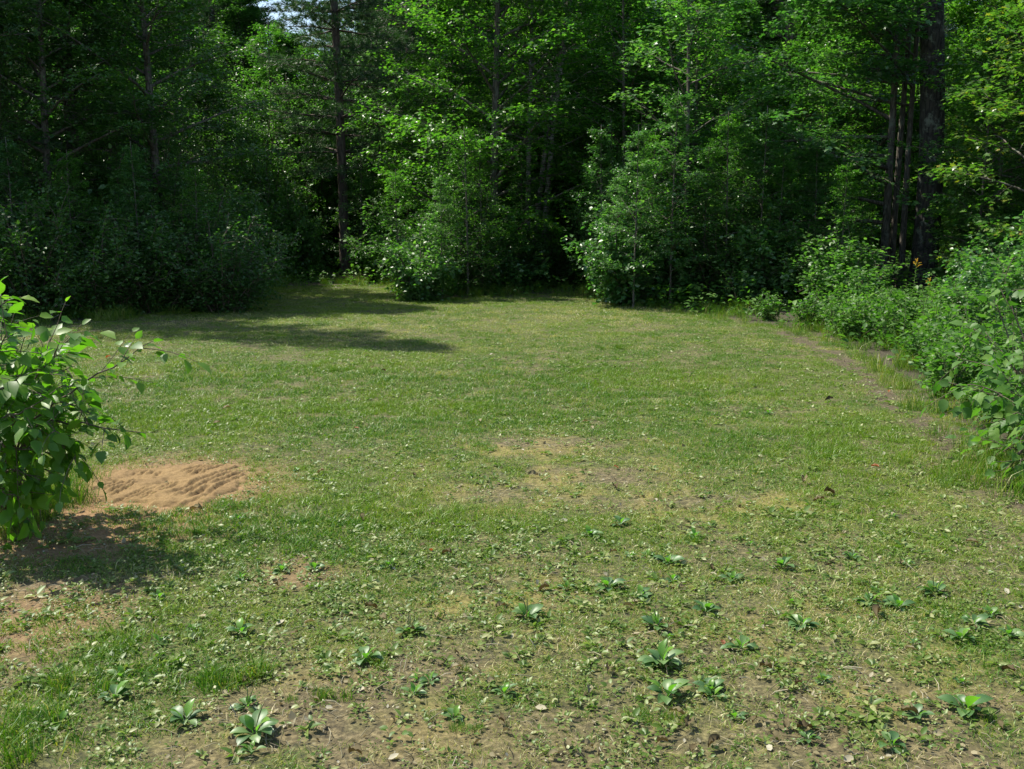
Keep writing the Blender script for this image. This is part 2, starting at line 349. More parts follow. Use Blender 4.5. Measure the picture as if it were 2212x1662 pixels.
# sand patch with tyre tread ridges pressed into it
sx = np.arange(SAND[:, 0].min()-.25, SAND[:, 0].max()+.25, .011); sy = np.arange(SAND[:, 1].min()-.25, SAND[:, 1].max()+.25, .011)
XX, YY = np.meshgrid(sx, sy); x, y = XX.ravel(), YY.ravel()
mk = sandmask(x, y); ang = R(24); ua = (x-SAND_C[0])*math.cos(ang)-(y-SAND_C[1])*math.sin(ang); va = (x-SAND_C[0])*math.sin(ang)+(y-SAND_C[1])*math.cos(ang)
ua = ua + .05*np.sin(va*4)+.05*(fbm(x, y, 5, 3, 81)-.5); va = va+.07*(fbm(x, y, 7, 3, 82)-.5)
def tread(c, wd):
    q = np.abs(ua-c)/wd; band = 1-sst(.8, 1.05, q)
    rib = np.cos((ua-c)/wd*math.pi*4.5); lug = np.cos((va+.35*np.abs(ua-c))*2*math.pi/.045)
    return band, .9*rib+.22*np.where(rib > 0, lug, 0)
h = .016*(fbm(x, y, 7, 3, 77)-.5)*2 + .018*(fbm(x, y, 34, 3, 78)-.5)
for c, wd in ((-.22, .12), (.30, .14), (.05, .09)):
    b_, t_ = tread(c, wd); k_ = sst(.33, .50, fbm(x, y, 5, 3, 79+int(c*100))); h += b_*(t_*.013*k_-.006)
ZZ = np.maximum(ground_z(x, y), -.03)*0 + (-.06 + .054*mk) + h*mk
ZZ = np.where(mk > .02, ZZ, -.09)
nx2 = len(sx); i = (np.arange(len(sy)-1)[:, None]*nx2+np.arange(nx2-1)[None]).ravel()
keep = (mk[i] > 0) | (mk[i+1] > 0) | (mk[i+nx2] > 0) | (mk[i+nx2+1] > 0); i = i[keep]
link('sand_patch', mesh('sand_patch', np.stack([x, y, ZZ], 1), np.stack([i, i+1, i+nx2+1, i+nx2], 1), M['sand']), kind='structure')

# ------------------------------------------------------------------ scatter of uncountable cover (geometry nodes, one object)
def scatter(name, pts, rz, sc, attrs, sources, kindlabel, idx=None, tilt=None):
    src = bpy.data.collections.new(name+'_source')
    for me in sources:
        o = bpy.data.objects.new(me.name, me); src.objects.link(o)
    n = len(pts); me = bpy.data.meshes.new(name); me.vertices.add(n); me.vertices.foreach_set('co', np.asarray(pts, np.float32).ravel())
    rot = np.zeros((n, 3), np.float32); rot[:, 2] = rz
    if tilt is not None: rot[:, :2] = tilt
    a = me.attributes.new('rot', 'FLOAT_VECTOR', 'POINT'); a.data.foreach_set('vector', rot.ravel())
    for k, v in {'scl': sc, **attrs}.items():
        a = me.attributes.new(k, 'FLOAT', 'POINT'); a.data.foreach_set('value', np.asarray(v, np.float32))
    a = me.attributes.new('pick', 'INT', 'POINT'); a.data.foreach_set('value', (np.random.randint(0, len(sources), n) if idx is None else idx).astype(np.int32))
    o = link(name, me, kind='stuff', label=kindlabel)
    g = bpy.data.node_groups.new(name+'_nodes', 'GeometryNodeTree')
    g.interface.new_socket('Geometry', in_out='INPUT', socket_type='NodeSocketGeometry'); g.interface.new_socket('Geometry', in_out='OUTPUT', socket_type='NodeSocketGeometry')
    gi, go = g.nodes.new('NodeGroupInput'), g.nodes.new('NodeGroupOutput')
    ip = g.nodes.new('GeometryNodeInstanceOnPoints'); ci = g.nodes.new('GeometryNodeCollectionInfo')
    ci.inputs['Collection'].default_value = src; ci.inputs['Separate Children'].default_value = True; ci.inputs['Reset Children'].default_value = True
    ip.inputs['Pick Instance'].default_value = True
    def na(nm, t):
        q = g.nodes.new('GeometryNodeInputNamedAttribute'); q.data_type = t; q.inputs['Name'].default_value = nm
        return [s for s in q.outputs if s.enabled][0]
    er = g.nodes.new('FunctionNodeEulerToRotation')
    L = g.links.new
    L(gi.outputs[0], ip.inputs['Points']); L(ci.outputs[0], ip.inputs['Instance']); L(na('pick', 'INT'), ip.inputs['Instance Index'])
    L(na('rot', 'FLOAT_VECTOR'), er.inputs[0]); L(er.outputs[0], ip.inputs['Rotation']); L(na('scl', 'FLOAT'), ip.inputs['Scale']); L(ip.outputs[0], go.inputs[0])
    md = o.modifiers.new('scatter', 'NODES'); md.node_group = g
    return o

def blades(rng, n, rad, h0, h1, w0, w1, lean, name, mat=None):
    r = rad*np.sqrt(rng.random(n)); th = rng.random(n)*2*math.pi
    b = np.stack([r*np.cos(th), r*np.sin(th), np.full(n, -.006)], 1)
    az = rng.random(n)*2*math.pi; ln = lean*(.3+rng.random(n)); H = h0+(h1-h0)*rng.random(n)**1.3; W = w0+(w1-w0)*rng.random(n)
    d = np.stack([np.cos(az), np.sin(az), np.zeros(n)], 1); s = np.stack([-np.sin(az), np.cos(az), np.zeros(n)], 1); up = np.array((0, 0, 1.))
    tw = rng.random(n)*math.pi; s = s*np.cos(tw)[:, None]+d*np.sin(tw)[:, None]
    def pt(t): return b + d*(H*ln*t*t)[:, None] + up*(H*(t-.35*ln*t*t))[:, None]
    V = np.stack([pt(0.)-s*W[:, None]/2, pt(0.)+s*W[:, None]/2, pt(.55)-s*W[:, None]*.42, pt(.55)+s*W[:, None]*.42, pt(1.)], 1)
    F = np.array([(0, 1, 3), (0, 3, 2), (2, 3, 4)])[None]+(np.arange(n)*5)[:, None, None]
    return mesh(name, V.reshape(-1, 3), F.reshape(-1, 3), mat or M['grass'], {'lv': np.repeat(rng.random(n), 5)})
def points(rng, dens, x0, x1, y0, y1, cam_cull=True):
    n = int(dens*(x1-x0)*(y1-y0)); x = x0+(x1-x0)*rng.random(n); y = y0+(y1-y0)*rng.random(n)
    if cam_cull:
        k = np.abs(x) < (.50*y+1.3); x, y = x[k], y[k]
    return x, y
rng = np.random.default_rng(7)
tufts = [blades(rng, 34, .075, .012, .050, .0022, .0046, 1.4, 'grass_tuft') for _ in range(5)] + \
        [blades(rng, 30, .060, .02, .062, .0022, .0044, 1.05, 'grass_tuft') for _ in range(3)]
X, Y = [], []
for d, y0, y1 in ((460, 1.6, 5.5), (360, 5.5, 9), (230, 9, 14), (150, 14, 24)):
    a, b = points(rng, d, -14, 14, y0, y1); X.append(a); Y.append(b)
x, y = np.concatenate(X), np.concatenate(Y)
bare = bare_f(x, y); pdl = polydist(x, y); lush = fbm(x, y, .55, 3, 60)
gm = spot(x, y, 620, 850, 3.6, 2.2, .5)*.75 + spot(x, y, 700, 1120, 1.3, .8, .5)*.6 + spot(x, y, 1560, 820, 1.6, 1.5)*.45 + spot(x, y, 1850, 980, 1.1, 1.1)*.7 + spot(x, y, 100, 1450, .5, 1.)*.8 + spot(x, y, 2000, 1200, .9, .8)*.4 + spot(x, y, 560, 1130, .8, .4)*.5
greens = np.clip(gm, 0, 1)
keep = (pdl > -.25) & (rng.random(len(x)) > bare*.85) & (sandmask(x, y) < .45+.6*(rng.random(len(x)) > .93+.06*np.sin(9*x+7*y))) & (rng.random(len(x)) < .62+.5*fbm(x, y, 5, 2, 66)+.3*greens)
x, y, bare, lush, greens, pdl = x[keep], y[keep], bare[keep], lush[keep], greens[keep], pdl[keep]
fine = fbm(x, y, 3.3, 4, 61)
dryp = spot(x, y, 850, 715, 2.2, 1.6, .5)*.22+spot(x, y, 1180, 1000, 1.5, 1.1, .5)*.2+spot(x, y, 1150, 690, 3., 2., .5)*.12+spot(x, y, 1650, 1500, 1.6, 1., .5)*.15+spot(x, y, 760, 1560, 1., .9, .5)*.15
tint = np.clip(.22 + 2.*(fine-.5) + 1.1*(lush-.5) + .35*bare - .45*greens + .16*(1-sst(4, 8, y)) + dryp + .10*sst(-.5, 1.5, x)*(1-sst(5, 8, y)) + .10*rng.standard_normal(len(x)), 0, 1)
hue = np.clip(spot(x, y, 700, 640, 3.5, 3.5, .4)*.9 + .7*sst(.46, .62, fbm(x, y, .8, 3, 62)), 0, 1)
sc = (.62+.5*rng.random(len(x)))*(1+.35*sst(8, 20, y))*(1-.35*bare)*(1+.25*greens)
pick = np.where((greens+.4*rng.random(len(x)) > .75) | (pdl < .1), rng.integers(5, 8, len(x)), rng.integers(0, 5, len(x)))
scatter('grass', np.stack([x, y, ground_z(x, y)], 1), rng.random(len(x))*6.28, sc, {'tint': tint, 'hue': hue}, tufts, 'short mown grass of the clearing, green and straw coloured', idx=pick)
# coarse dark green clumps in the lawn
clumps = [blades(rng, 60, .05, .04, .10, .0025, .004, .8, 'grass_clump') for _ in range(3)]
cl = [(505, 1480, 1.3), (1340, 755, 1.), (1300, 755, .8), (730, 800, 1.), (700, 803, .8), (770, 797, .9), (1110, 810, .7), (820, 1440, .8), (1000, 1600, .6), (680, 1500, .7), (130, 1490, 1.2), (60, 1600, 1.4), (40, 1560, 1.2), (1440, 1560, .7), (450, 1470, 1.), (1470, 1175, .7)]
pts = np.array([G(u, v)+np.array((0, 0, gz(*G(u, v)[:2]))) for u, v, s in cl]); 
pts = np.repeat(pts, 4, 0)+rng.normal(0, .05, (len(pts)*4, 3))*np.array((1, 1, 0)); ss = np.repeat([s for *_, s in cl], 4)*(.6+.5*rng.random(len(pts)))
cxx, cyy = points(rng, 5, -11, 11, 2.6, 20); kk = (polydist(cxx, cyy) > .15) & (sandmask(cxx, cyy) < .25) & (rng.random(len(cxx)) < .2+1.6*(fbm(cxx, cyy, 1.1, 3, 140)-.42)); cxx, cyy = cxx[kk], cyy[kk]
pts = np.vstack([pts, np.stack([cxx, cyy, ground_z(cxx, cyy)], 1)]); ss = np.concatenate([ss, .25+.4*rng.random(len(cxx))])
scatter('grass_clumps', pts, rng.random(len(pts))*6.28, ss, {'tint': .30*rng.random(len(pts)), 'hue': np.zeros(len(pts))}, clumps, 'taller dark green clumps of grass in the lawn')
# unmown grass along the edge of the clearing
tall = [blades(rng, 60, .13, .12, .38, .003, .006, .75, 'tall_grass_tuft') for _ in range(4)]
x, y = points(rng, 22, -14, 12, 4, 24); q = polydist(x, y)
k = (q < .12) & (q > -1.7-.8*rng.random(len(x))) & (rng.random(len(x)) < .30+.9*fbm(x, y, 1.2, 3, 70)-.25) & ~((x < 0) & (y < 9.5)); x, y, q = x[k], y[k], q[k]
e = G(100, 1120); n_ = 150; ex = e[0]-.35+rng.normal(0, .33, n_); ey = e[1]+.15+rng.normal(0, .28, n_); kk = ex < G(235, 1060)[0]-.1
ex, ey = ex[kk], ey[kk]
e = G(2190, 1060); rx = e[0]+.15+rng.normal(0, .25, 60); ry = e[1]+.2+rng.normal(0, .4, 60); ex = np.concatenate([ex, rx]); ey = np.concatenate([ey, ry])
x = np.concatenate([x, ex]); y = np.concatenate([y, ey]); q = np.concatenate([q, np.full(len(ex), -1.)])
scatter('tall_grass', np.stack([x, y, ground_z(x, y)], 1), rng.random(len(x))*6.28, (.30+.65*rng.random(len(x)))*(1+.2*sst(0, -1, q))*np.where((y < 8) & (q < -.9), .75, 1), {'tint': np.clip(.10+.8*(fbm(x, y, 1.5, 3, 71)-.4), 0, 1), 'hue': .3*rng.random(len(x))}, tall, 'uncut grass standing along the edge of the clearing')

def cover_plant(rng, n, L0, L1, spread, zmax, mat, name, ratio=.62, T=T_MD):
    az = np.arange(n)*2.4+rng.random(n); r = spread*np.sqrt(rng.random(n)); b = np.stack([r*np.cos(az), r*np.sin(az), .002+zmax*rng.random(n)], 1)
    el = rng.normal(.25, .3, n); d = np.stack([np.cos(az)*np.cos(el), np.sin(az)*np.cos(el), np.sin(el)], 1)
    nr = np.tile((0, 0, 1.), (n, 1))+rng.normal(0, .35, (n, 3)); L = L0+(L1-L0)*rng.random(n)
    V, F, A = leaves(rng, b, d, nr, L, L*ratio, T); return mesh(name, V, F, mat, {'lv': A})
cov = [cover_plant(rng, 9, .018, .034, .03, .018, M['cover'], 'weed') for _ in range(4)] + [cover_plant(rng, 14, .010, .018, .045, .02, M['cover'], 'clover', .8) for _ in range(3)] + \
      [cover_plant(rng, 6, .035, .06, .012, .008, M['cover'], 'young_plantain', .5) for _ in range(2)]
X, Y = [], []
for d, y0, y1 in ((380, 1.6, 5.5), (260, 5.5, 9), (150, 9, 14), (60, 14, 22)):
    a, b = points(rng, d, -12, 12, y0, y1); X.append(a); Y.append(b)
x, y = np.concatenate(X), np.concatenate(Y)
den = .36+1.3*(fbm(x, y, 1.4, 4, 80)-.45) + .5*spot(x, y, 400, 1330, 1.1, .9)+.35*spot(x, y, 1500, 1300, 1.6, 1.3)
k = (rng.random(len(x)) < den) & (polydist(x, y) > .0) & (sandmask(x, y) < .3); x, y = x[k], y[k]
scatter('ground_cover_weeds', np.stack([x, y, ground_z(x, y)+.006], 1), rng.random(len(x))*6.28, (.36+.5*rng.random(len(x)))*(1+.4*(rng.random(len(x)) > .93)), {}, cov, 'low small-leaved weeds and clover growing through the lawn')

def chip(rng, mat, name, L):
    a = (rng.random(6)-.5)*.35; t = np.array([(-.5, 0), (-.15, .28), (.25, .24), (.5, 0), (.2, -.26), (-.2, -.25)])*(1+.35*rng.random((6, 1)))
    c = .16*rng.random()+.06; V = np.array([(p[0]*L, p[1]*L, (a[i]*.3+c*4*(p[1]**2))*L) for i, p in enumerate(t)]+[(0, 0, -.03*L)])
    V[:, 2] += .15*L
    return mesh(name, V, np.array([(i, (i+1) % 6, 6) for i in range(6)]), mat, {'lv': np.full(7, .25+.75*rng.random())})
chips = [chip(rng, M['litter'], 'dry_leaf_bit', .025*(.4+1.*rng.random())) for _ in range(16)]
# thin straws and twigs
for q in range(20):
    L = .03+.06*rng.random(); pts = np.array([(-L/2, 0, .004), (0, .1*L*(rng.random()-.5), .012), (L/2, 0, .006)]); V, F = tube(pts, [.0015, .0016, .0008], 3)
    chips.append(mesh('straw', V, F, M['litter'], {'lv': np.full(len(V), .6+.3*rng.random())}))
X, Y = [], []
for d, y0, y1 in ((800, 1.6, 5.), (430, 5., 7.5), (170, 7.5, 12), (40, 12, 19)):
    a, b = points(rng, d, -10, 10, y0, y1); X.append(a); Y.append(b)
x, y = np.concatenate(X), np.concatenate(Y)
k = (rng.random(len(x)) < .26+.75*bare_f(x, y)+.7*(fbm(x, y, 2.3, 3, 90)-.5)) & (polydist(x, y) > -.4) & (sandmask(x, y) < .2+.8*(rng.random(len(x)) < .3)); x, y = x[k], y[k]
scatter('leaf_litter', np.stack([x, y, ground_z(x, y)+.005], 1), rng.random(len(x))*6.28, .5+.8*rng.random(len(x))**2, {}, chips, 'pale bits of dry leaf and straw lying on the ground', tilt=rng.normal(0, .5, (len(x), 2)))

# ------------------------------------------------------------------ woody plants
def norm(v): return v/(np.linalg.norm(v)+1e-9)
def curve_pts(rng, p0, d, L, n, droop=0., wob=.08):
    pts = [np.array(p0, float)]; d = norm(np.array(d, float)); st = L/(n-1)
    for k in range(n-1):
        d = norm(d + rng.normal(0, wob, 3) + np.array((0, 0, -droop)))
        pts.append(pts[-1]+d*st)
    return np.array(pts)
class Twigs:
    def __init__(s): s.a = []; s.b = []; s.k = []
    def add(s, a, b, k): s.a.append(a); s.b.append(b); s.k.append(k)
def twig_leaves(rng, tw, L, ratio, T, flat=.35, jitter=.03, droop=.15):
    a = np.array(tw.a); b = np.array(tw.b); k = np.array(tw.k, int); idx = np.repeat(np.arange(len(a)), k)
    t = rng.random(len(idx))**.8; t[t < .05] += .1
    A, B = a[idx], b[idx]; d = B-A; p = A+d*t[:, None]+rng.normal(0, jitter, (len(idx), 3))
    d = d/(np.linalg.norm(d, axis=1)[:, None]+1e-9); side = np.cross(d, (0, 0, 1.)); side /= np.linalg.norm(side, axis=1)[:, None]+1e-9
    sg = np.where(rng.random(len(idx)) < .5, -1, 1)[:, None]
    ld = d*.6+side*sg*.9+rng.normal(0, .28, d.shape); ld[:, 2] -= droop
    nr = np.tile((0, 0, 1.), (len(idx), 1))+rng.normal(0, flat, d.shape)
    LL = L*(.65+.6*rng.random(len(idx))); return leaves(rng, p, ld, nr, LL, LL*ratio, T)

def grow(rng, H, r0, c0, spread, nprim=18, nsec=9, ntw=6, nleaf=9, L=.075, ratio=.62, T=T_SM, up0=.15, up1=.9, lean=(0, 0), wob=.03,
         shape=None, flat=.35, droop=.03, tlen=.42, sides=9, bottom=1., azr=None, split_limbs=False, topz=None, keepz=None):
    """deciduous tree. returns trunk Geo, [limb Geo], crown arrays"""
    n = 14; zz = np.linspace(0, 1, n); ph = rng.random(4)*6.28
    tr = np.stack([lean[0]*zz**1.4*H+wob*H*.3*(np.sin(zz*3.1+ph[0])-np.sin(ph[0]))*zz**.5, lean[1]*zz**1.4*H+wob*H*.3*(np.sin(zz*2.6+ph[1])-np.sin(ph[1]))*zz**.5, zz*H], 1)
    rr = r0*(1-zz)**.75*.93+.012; rr[0] *= 1.3
    trunk = Geo(); trunk.add(*tube(tr, rr, sides)); limbs = []; tw = Twigs()
    shape = shape or (lambda t: (.55+.45*math.sin(math.pi*min(1, t*1.15+.12)))*(1-.75*t**2.5))
    az = rng.random()*6.28
    for i in range(nprim):
        t = (i+.5*rng.random())/nprim; h = c0+(1-c0)*t*.97; p0 = np.array([np.interp(h, zz, tr[:, k]) for k in range(3)])
        az += 2.4+rng.normal(0, .25); a = az if azr is None else azr[0]+azr[1]*((az*.7) % 2-1)
        Ls = spread*shape(t)*(.8+.4*rng.random()); el = up0+(up1-up0)*t+rng.normal(0, .08)
        d = (math.cos(a)*math.cos(el), math.sin(a)*math.cos(el), math.sin(el))
        pts = curve_pts(rng, p0, d, Ls, 7, droop, .07); rb = min(rr[int(h*(n-1))]*.55, .012+Ls*.012)
        g = Geo(); g.add(*tube(pts, np.linspace(rb, .006, 7), 5))
        for j in range(nsec):
            s = .18+.82*(j+rng.random()*.6)/nsec; s = min(s, 1); q = np.array([np.interp(s*6, np.arange(7), pts[:, k]) for k in range(3)])
            dd = norm(pts[min(6, int(s*6)+1)]-pts[min(5, int(s*6))]); sd_ = norm(np.cross(dd, (0, 0, 1.))); sg = 1 if j % 2 else -1
            d2 = norm(dd*.65+sd_*sg*(.8+.2*rng.random())+np.array((0, 0, .25*rng.normal())))
            l2 = Ls*(.50*(1-s)+.16)*(.8+.4*rng.random()); pt2 = curve_pts(rng, q, d2, l2, 4, droop*1.5, .1)
            g.add(*tube(pt2, np.linspace(.007, .003, 4), 3, False))
            for m in range(ntw):
                u = (m+.6)/ntw; e = np.array([np.interp(u*3, np.arange(4), pt2[:, k]) for k in range(3)])
                d3 = norm(d2+norm(np.cross(d2, (0, 0, 1.)))*(1 if m % 2 else -1)*.9+rng.normal(0, .3, 3)*np.array((1, 1, .8)))
                tw.add(e, e+d3*tlen*(.6+.6*rng.random())+np.array((0, 0, -.05)), nleaf)
        limbs.append(g)
    V, F, A = twig_leaves(rng, tw, L, ratio, T, flat)
    if keepz is not None:                        # only the part that the clearing can see carries full foliage
        pass
    return trunk, limbs, (V, F, A)
def tree_obj(name, label, cat, parts, loc, rz=0., s=1., bark='bark', leaf='broad', group=None, limb_parts=False, twigparts=None):
    tk, limbs, (V, F, A) = parts; r = thing(name, label, cat, loc, rz, group, s)
    if not limb_parts:
        for g in limbs: tk.add(*g.arrays()[:2])
    tk.obj('trunk', M[bark], r)
    if limb_parts:
        for g in limbs: g.obj('limb', M[bark], r)
    link('crown', mesh('crown', V, F, M[leaf], {'lv': A}), r, kind='stuff')
    return r

def pine(rng, H, r0, c0, spread, whorls=22, per=5, L=.14, nt=30, lean=(0, 0), dens=1.):
    n = 12; zz = np.linspace(0, 1, n); tr = np.stack([lean[0]*H*zz+.05*np.sin(zz*5), lean[1]*H*zz+.04*np.sin(zz*4+1), zz*H], 1)
    rr = r0*(1-zz)**.8*.95+.012; rr[0] *= 1.2; trunk = Geo(); trunk.add(*tube(tr, rr, 12)); limbs = []; tb = []; td = []
    for i in range(whorls):
        t = i/whorls; h = c0+(1-c0)*t*.97; p0 = np.array([np.interp(h, zz, tr[:, k]) for k in range(3)]); a0 = rng.random()*6.28
        for j in range(per):
            if rng.random() < .12: continue
            a = a0+j*2*math.pi/per+rng.normal(0, .2); Ls = spread*(1-t)**.6*(.6+.5*rng.random())*(.75 if t < .08 else 1); el = .05+.5*t+rng.normal(0, .1)
            pts = curve_pts(rng, p0, (math.cos(a)*math.cos(el), math.sin(a)*math.cos(el), math.sin(el)), Ls, 6, .02, .06)
            g = Geo(); g.add(*tube(pts, np.linspace(.022*(1-t)+.008, .005, 6), 4))
            for m in range(int(9*dens)):
                s = .14+.86*(m+rng.random())/(9*dens); q = np.array([np.interp(min(s, 1)*5, np.arange(6), pts[:, k]) for k in range(3)])
                dd = norm(pts[-1]-pts[0]); sd_ = norm(np.cross(dd, (0, 0, 1.)))*(1 if m % 2 else -1)
                d2 = norm(dd*.8+sd_*.8+np.array((0, 0, .15*rng.normal()))); l2 = Ls*.34*(1.15-s)*(.6+.8*rng.random())+.12
                p2 = curve_pts(rng, q, d2, l2, 3, -.06, .1); g.add(*tube(p2, (.006, .005, .004), 3, False))
                for u in np.linspace(.35, 1, max(2, int(l2/.16))):
                    b = p2[0]+(p2[2]-p2[0])*u + rng.normal(0, .035, 3); tb.append(b); td.append(norm(d2+rng.normal(0, .35, 3)+np.array((0, 0, .35))))
            limbs.append(g)
    tb = np.repeat(np.array(tb), nt, 0); td = np.repeat(np.array(td), nt, 0); N = len(tb)
    d = td*.75+rng.normal(0, .55, (N, 3)); d /= np.linalg.norm(d, axis=1)[:, None]; tb = tb-td*(.09*rng.random(N))[:, None]
    s = np.cross(d, rng.normal(0, 1, (N, 3))); s /= np.linalg.norm(s, axis=1)[:, None]; LL = L*(.7+.5*rng.random(N))
    V = np.stack([tb-s*.0055, tb+s*.0055, tb+d*LL[:, None]], 1).reshape(-1, 3); F = np.arange(3*N).reshape(-1, 3)
    return trunk, limbs, (V, F, np.repeat(rng.random(N), 3))

def bush(rng, H, Rr, nst=16, ntw=34, nleaf=10, L=.065, ratio=.6, T=T_SM, flat=.5, tlen=.26, open_=.0):
    """many-stemmed shrub, leaves down to the ground"""
    wood = Geo(); tw = Twigs()
    for i in range(nst):
        a = i*2.4+rng.random()*.5; rad = Rr*math.sqrt((i+.5)/nst)*(.8+.3*rng.random()); top = H*(1-.5*(rad/Rr)**2)*(.62+.75*rng.random()**1.6)
        p0 = np.array((.22*rad*math.cos(a), .22*rad*math.sin(a), -.03)); p3 = np.array((rad*math.cos(a), rad*math.sin(a), top)); p1 = p0*.6+p3*.4+np.array((0, 0, top*.22)); 
        tt = np.linspace(0, 1, 7)[:, None]; pts = (1-tt)**2*p0+2*tt*(1-tt)*p1+tt**2*p3+rng.normal(0, .025, (7, 3))*tt
        wood.add(*tube(pts, np.linspace(.014, .004, 7)*(.7+.2*H), 4))
        for m in range(ntw):
            s = open_+(1-open_)*(m+rng.random())/ntw; q = np.array([np.interp(s*6, np.arange(7), pts[:, k]) for k in range(3)])
            out = norm(q*np.array((1, 1, 0))+1e-3); d = norm(out*.6+rng.normal(0, .75, 3)+np.array((0, 0, .25)))
            e = q+d*tlen*(.5+1.*rng.random())*(1.25-.5*s)*(1+.25*Rr); tw.add(q, e, nleaf)
            if m % 2 == 0: wood.add(*tube(np.array([q, (q+e)/2+np.array((0, 0, .02)), e]), (.004, .003, .0015), 3, False))
    return wood, twig_leaves(rng, tw, L, ratio, T, flat, .035)
def bush_obj(name, label, cat, parts, loc, rz=0., s=1., leaf='dark', group=None, wood='twig'):
    w_, (V, F, A) = parts; r = thing(name, label, cat, loc, rz, group); r.scale = s if hasattr(s, '__len__') else (s,)*3
    w_.obj('stems', M[wood], r, kind='stuff'); link('foliage', mesh('foliage', V, F, M[leaf], {'lv': A}), r, kind='stuff'); return r
def at(u, Y, dz=0.):
    x = UX(u, Y); return (x, Y, gz(x, Y)+dz)

RG = np.random.default_rng
# --- key trees, each grown on its own
pz = tree_obj('pine_tree', 'tall slim pine with bare lower trunk standing alone at the far grass edge', 'tree', pine(RG(11), 15, .122, .17, 2.3, 30, 5, dens=1.8,  lean=(-.022, 0)), at(744, 25.8), leaf='needle', bark='bark_pine', limb_parts=True)
pine2 = tree_obj('pine_tree', 'second pine behind the light bush, its trunk base hidden by leaves', 'tree', pine(RG(12), 16, .15, .20, 2.6, 30, 5, dens=1.8,  lean=(0, 0)), at(888, 29.5), leaf='needle', bark='bark_pine', limb_parts=True)
tree_obj('maple_tree', 'bright yellow-green broadleaf tree at the middle of the far forest edge', 'tree',
         grow(RG(13), 8.6, .10, .06, 3.0, 44, 12, 7, 11, L=.085, T=T_SM, ratio=.75, up0=.35, up1=.9, flat=.4), at(1065, 22.5), leaf='bright', limb_parts=True)
tree_obj('maple_tree', 'multi-stemmed maple with layered silvery sprays reaching left beside the thick trunk', 'tree',
         grow(RG(14), 7.6, .085, .16, 4.0, 19, 14, 8, 11, L=.095, T=T_MP, ratio=.95, up0=.10, up1=.7, flat=.22, droop=.035, azr=(math.pi*1.08, .95), lean=(-.03, 0)), at(1912, 20.3), leaf='maple', limb_parts=True)
# extra stems beside it
for u, Y, lx, hh, lab in ((1928, 20.6, .0, 10, 'straight slim maple stem between the layered maple and the thick trunk'), (1950, 20.4, -.006, 8, 'thinnest dark sapling close against the thick trunk')):
    tree_obj('maple_tree', lab, 'tree', grow(RG(int(u)), hh, .06, .42, 2.0, 14, 8, 6, 8, L=.09, T=T_MP, ratio=.95, up0=.2, lean=(lx, 0), azr=(math.pi*1.02, .7)), at(u, Y), leaf='maple')
# the thick trunk at the right
def thick_trunk():
    rg = RG(15); r = thing('old_maple_tree', 'thick dark rough-barked tree trunk with pale lichen patches, right side', 'tree', at(1995, 19.7))
    nz, na_ = 170, 44; zz = np.linspace(0, 1, nz); H = 15.; th = np.arange(na_)*2*math.pi/na_
    cx = .18*np.sin(zz*6.5+.6)-.10-zz*1.2*.12; cy = .08*np.sin(zz*5)
    rad = .235*(1-.42*zz)+.06*np.exp(-zz*H/.35)
    TH, Z = np.meshgrid(th, zz*H); cells = fbm(TH*7+30*0, Z*3.2, 1., 3, 5); ridg = np.abs(np.sin(TH*11+3*fbm(TH*2, Z*1.3, 1, 2, 8)*3+np.sin(Z*7)*.5))
    seam = sst(5.9, 6.28, TH); cells = cells*(1-seam)+.5*seam
    RRd = rad[:, None]*(1+.10*(cells-.5)+.05*(ridg-.5)); V = np.stack([cx[:, None]+RRd*np.cos(TH), cy[:, None]+RRd*np.sin(TH), Z-.05], -1).reshape(-1, 3)
    i = np.arange(nz-1)[:, None]*na_; j = np.arange(na_)[None]; j2 = (j+1) % na_
    F = np.concatenate([np.stack([i+j, i+j2, i+na_+j2], -1).reshape(-1, 3), np.stack([i+j, i+na_+j2, i+na_+j], -1).reshape(-1, 3)])
    link('trunk', mesh('trunk', V, F, M['bark_big']), r)
    tk, limbs, cr = grow(rg, 14, .2, .40, 3.4, 22, 10, 6, 8, L=.095, T=T_MP, ratio=.95, up0=.15, up1=.9, flat=.3, droop=.035)
    for g in limbs: g.obj('limb', M['bark_big'], r)
    link('crown', mesh('crown', *cr[:2], M['maple'], {'lv': cr[2]}), r, kind='stuff')
    return r
thick_trunk()
# birches in the centre
for k, (u, Y, ln, hh, lab) in enumerate(((1140, 23.2, (-.005, 0), 8, 'pale upright birch with the leftmost white trunk of the centre birches'), (1150, 23.6, (.13, 0), 8.5, 'pale birch leaning right with forked white trunk'), (1172, 23.3, (.10, .02), 7.5, 'short pale birch leaning right beside the forked birch'))):
    tree_obj('birch_tree', lab, 'tree', grow(RG(50+k), hh, .065, .36, 1.9, 18, 8, 6, 8, L=.06, ratio=.75, up0=.4, up1=1.1, lean=ln), at(u, Y), leaf='bright' if k else 'broad', bark='birch')
# leaning twisted tree in the dark left part
tree_obj('oak_tree', 'dark twisted tree leaning right above the left bushes', 'tree', grow(RG(61), 10.5, .15, .22, 2.4, 34, 11, 7, 10, L=.08, up0=.3, lean=(.085, 0), wob=.14), at(172, 20.), leaf='broad', limb_parts=True)

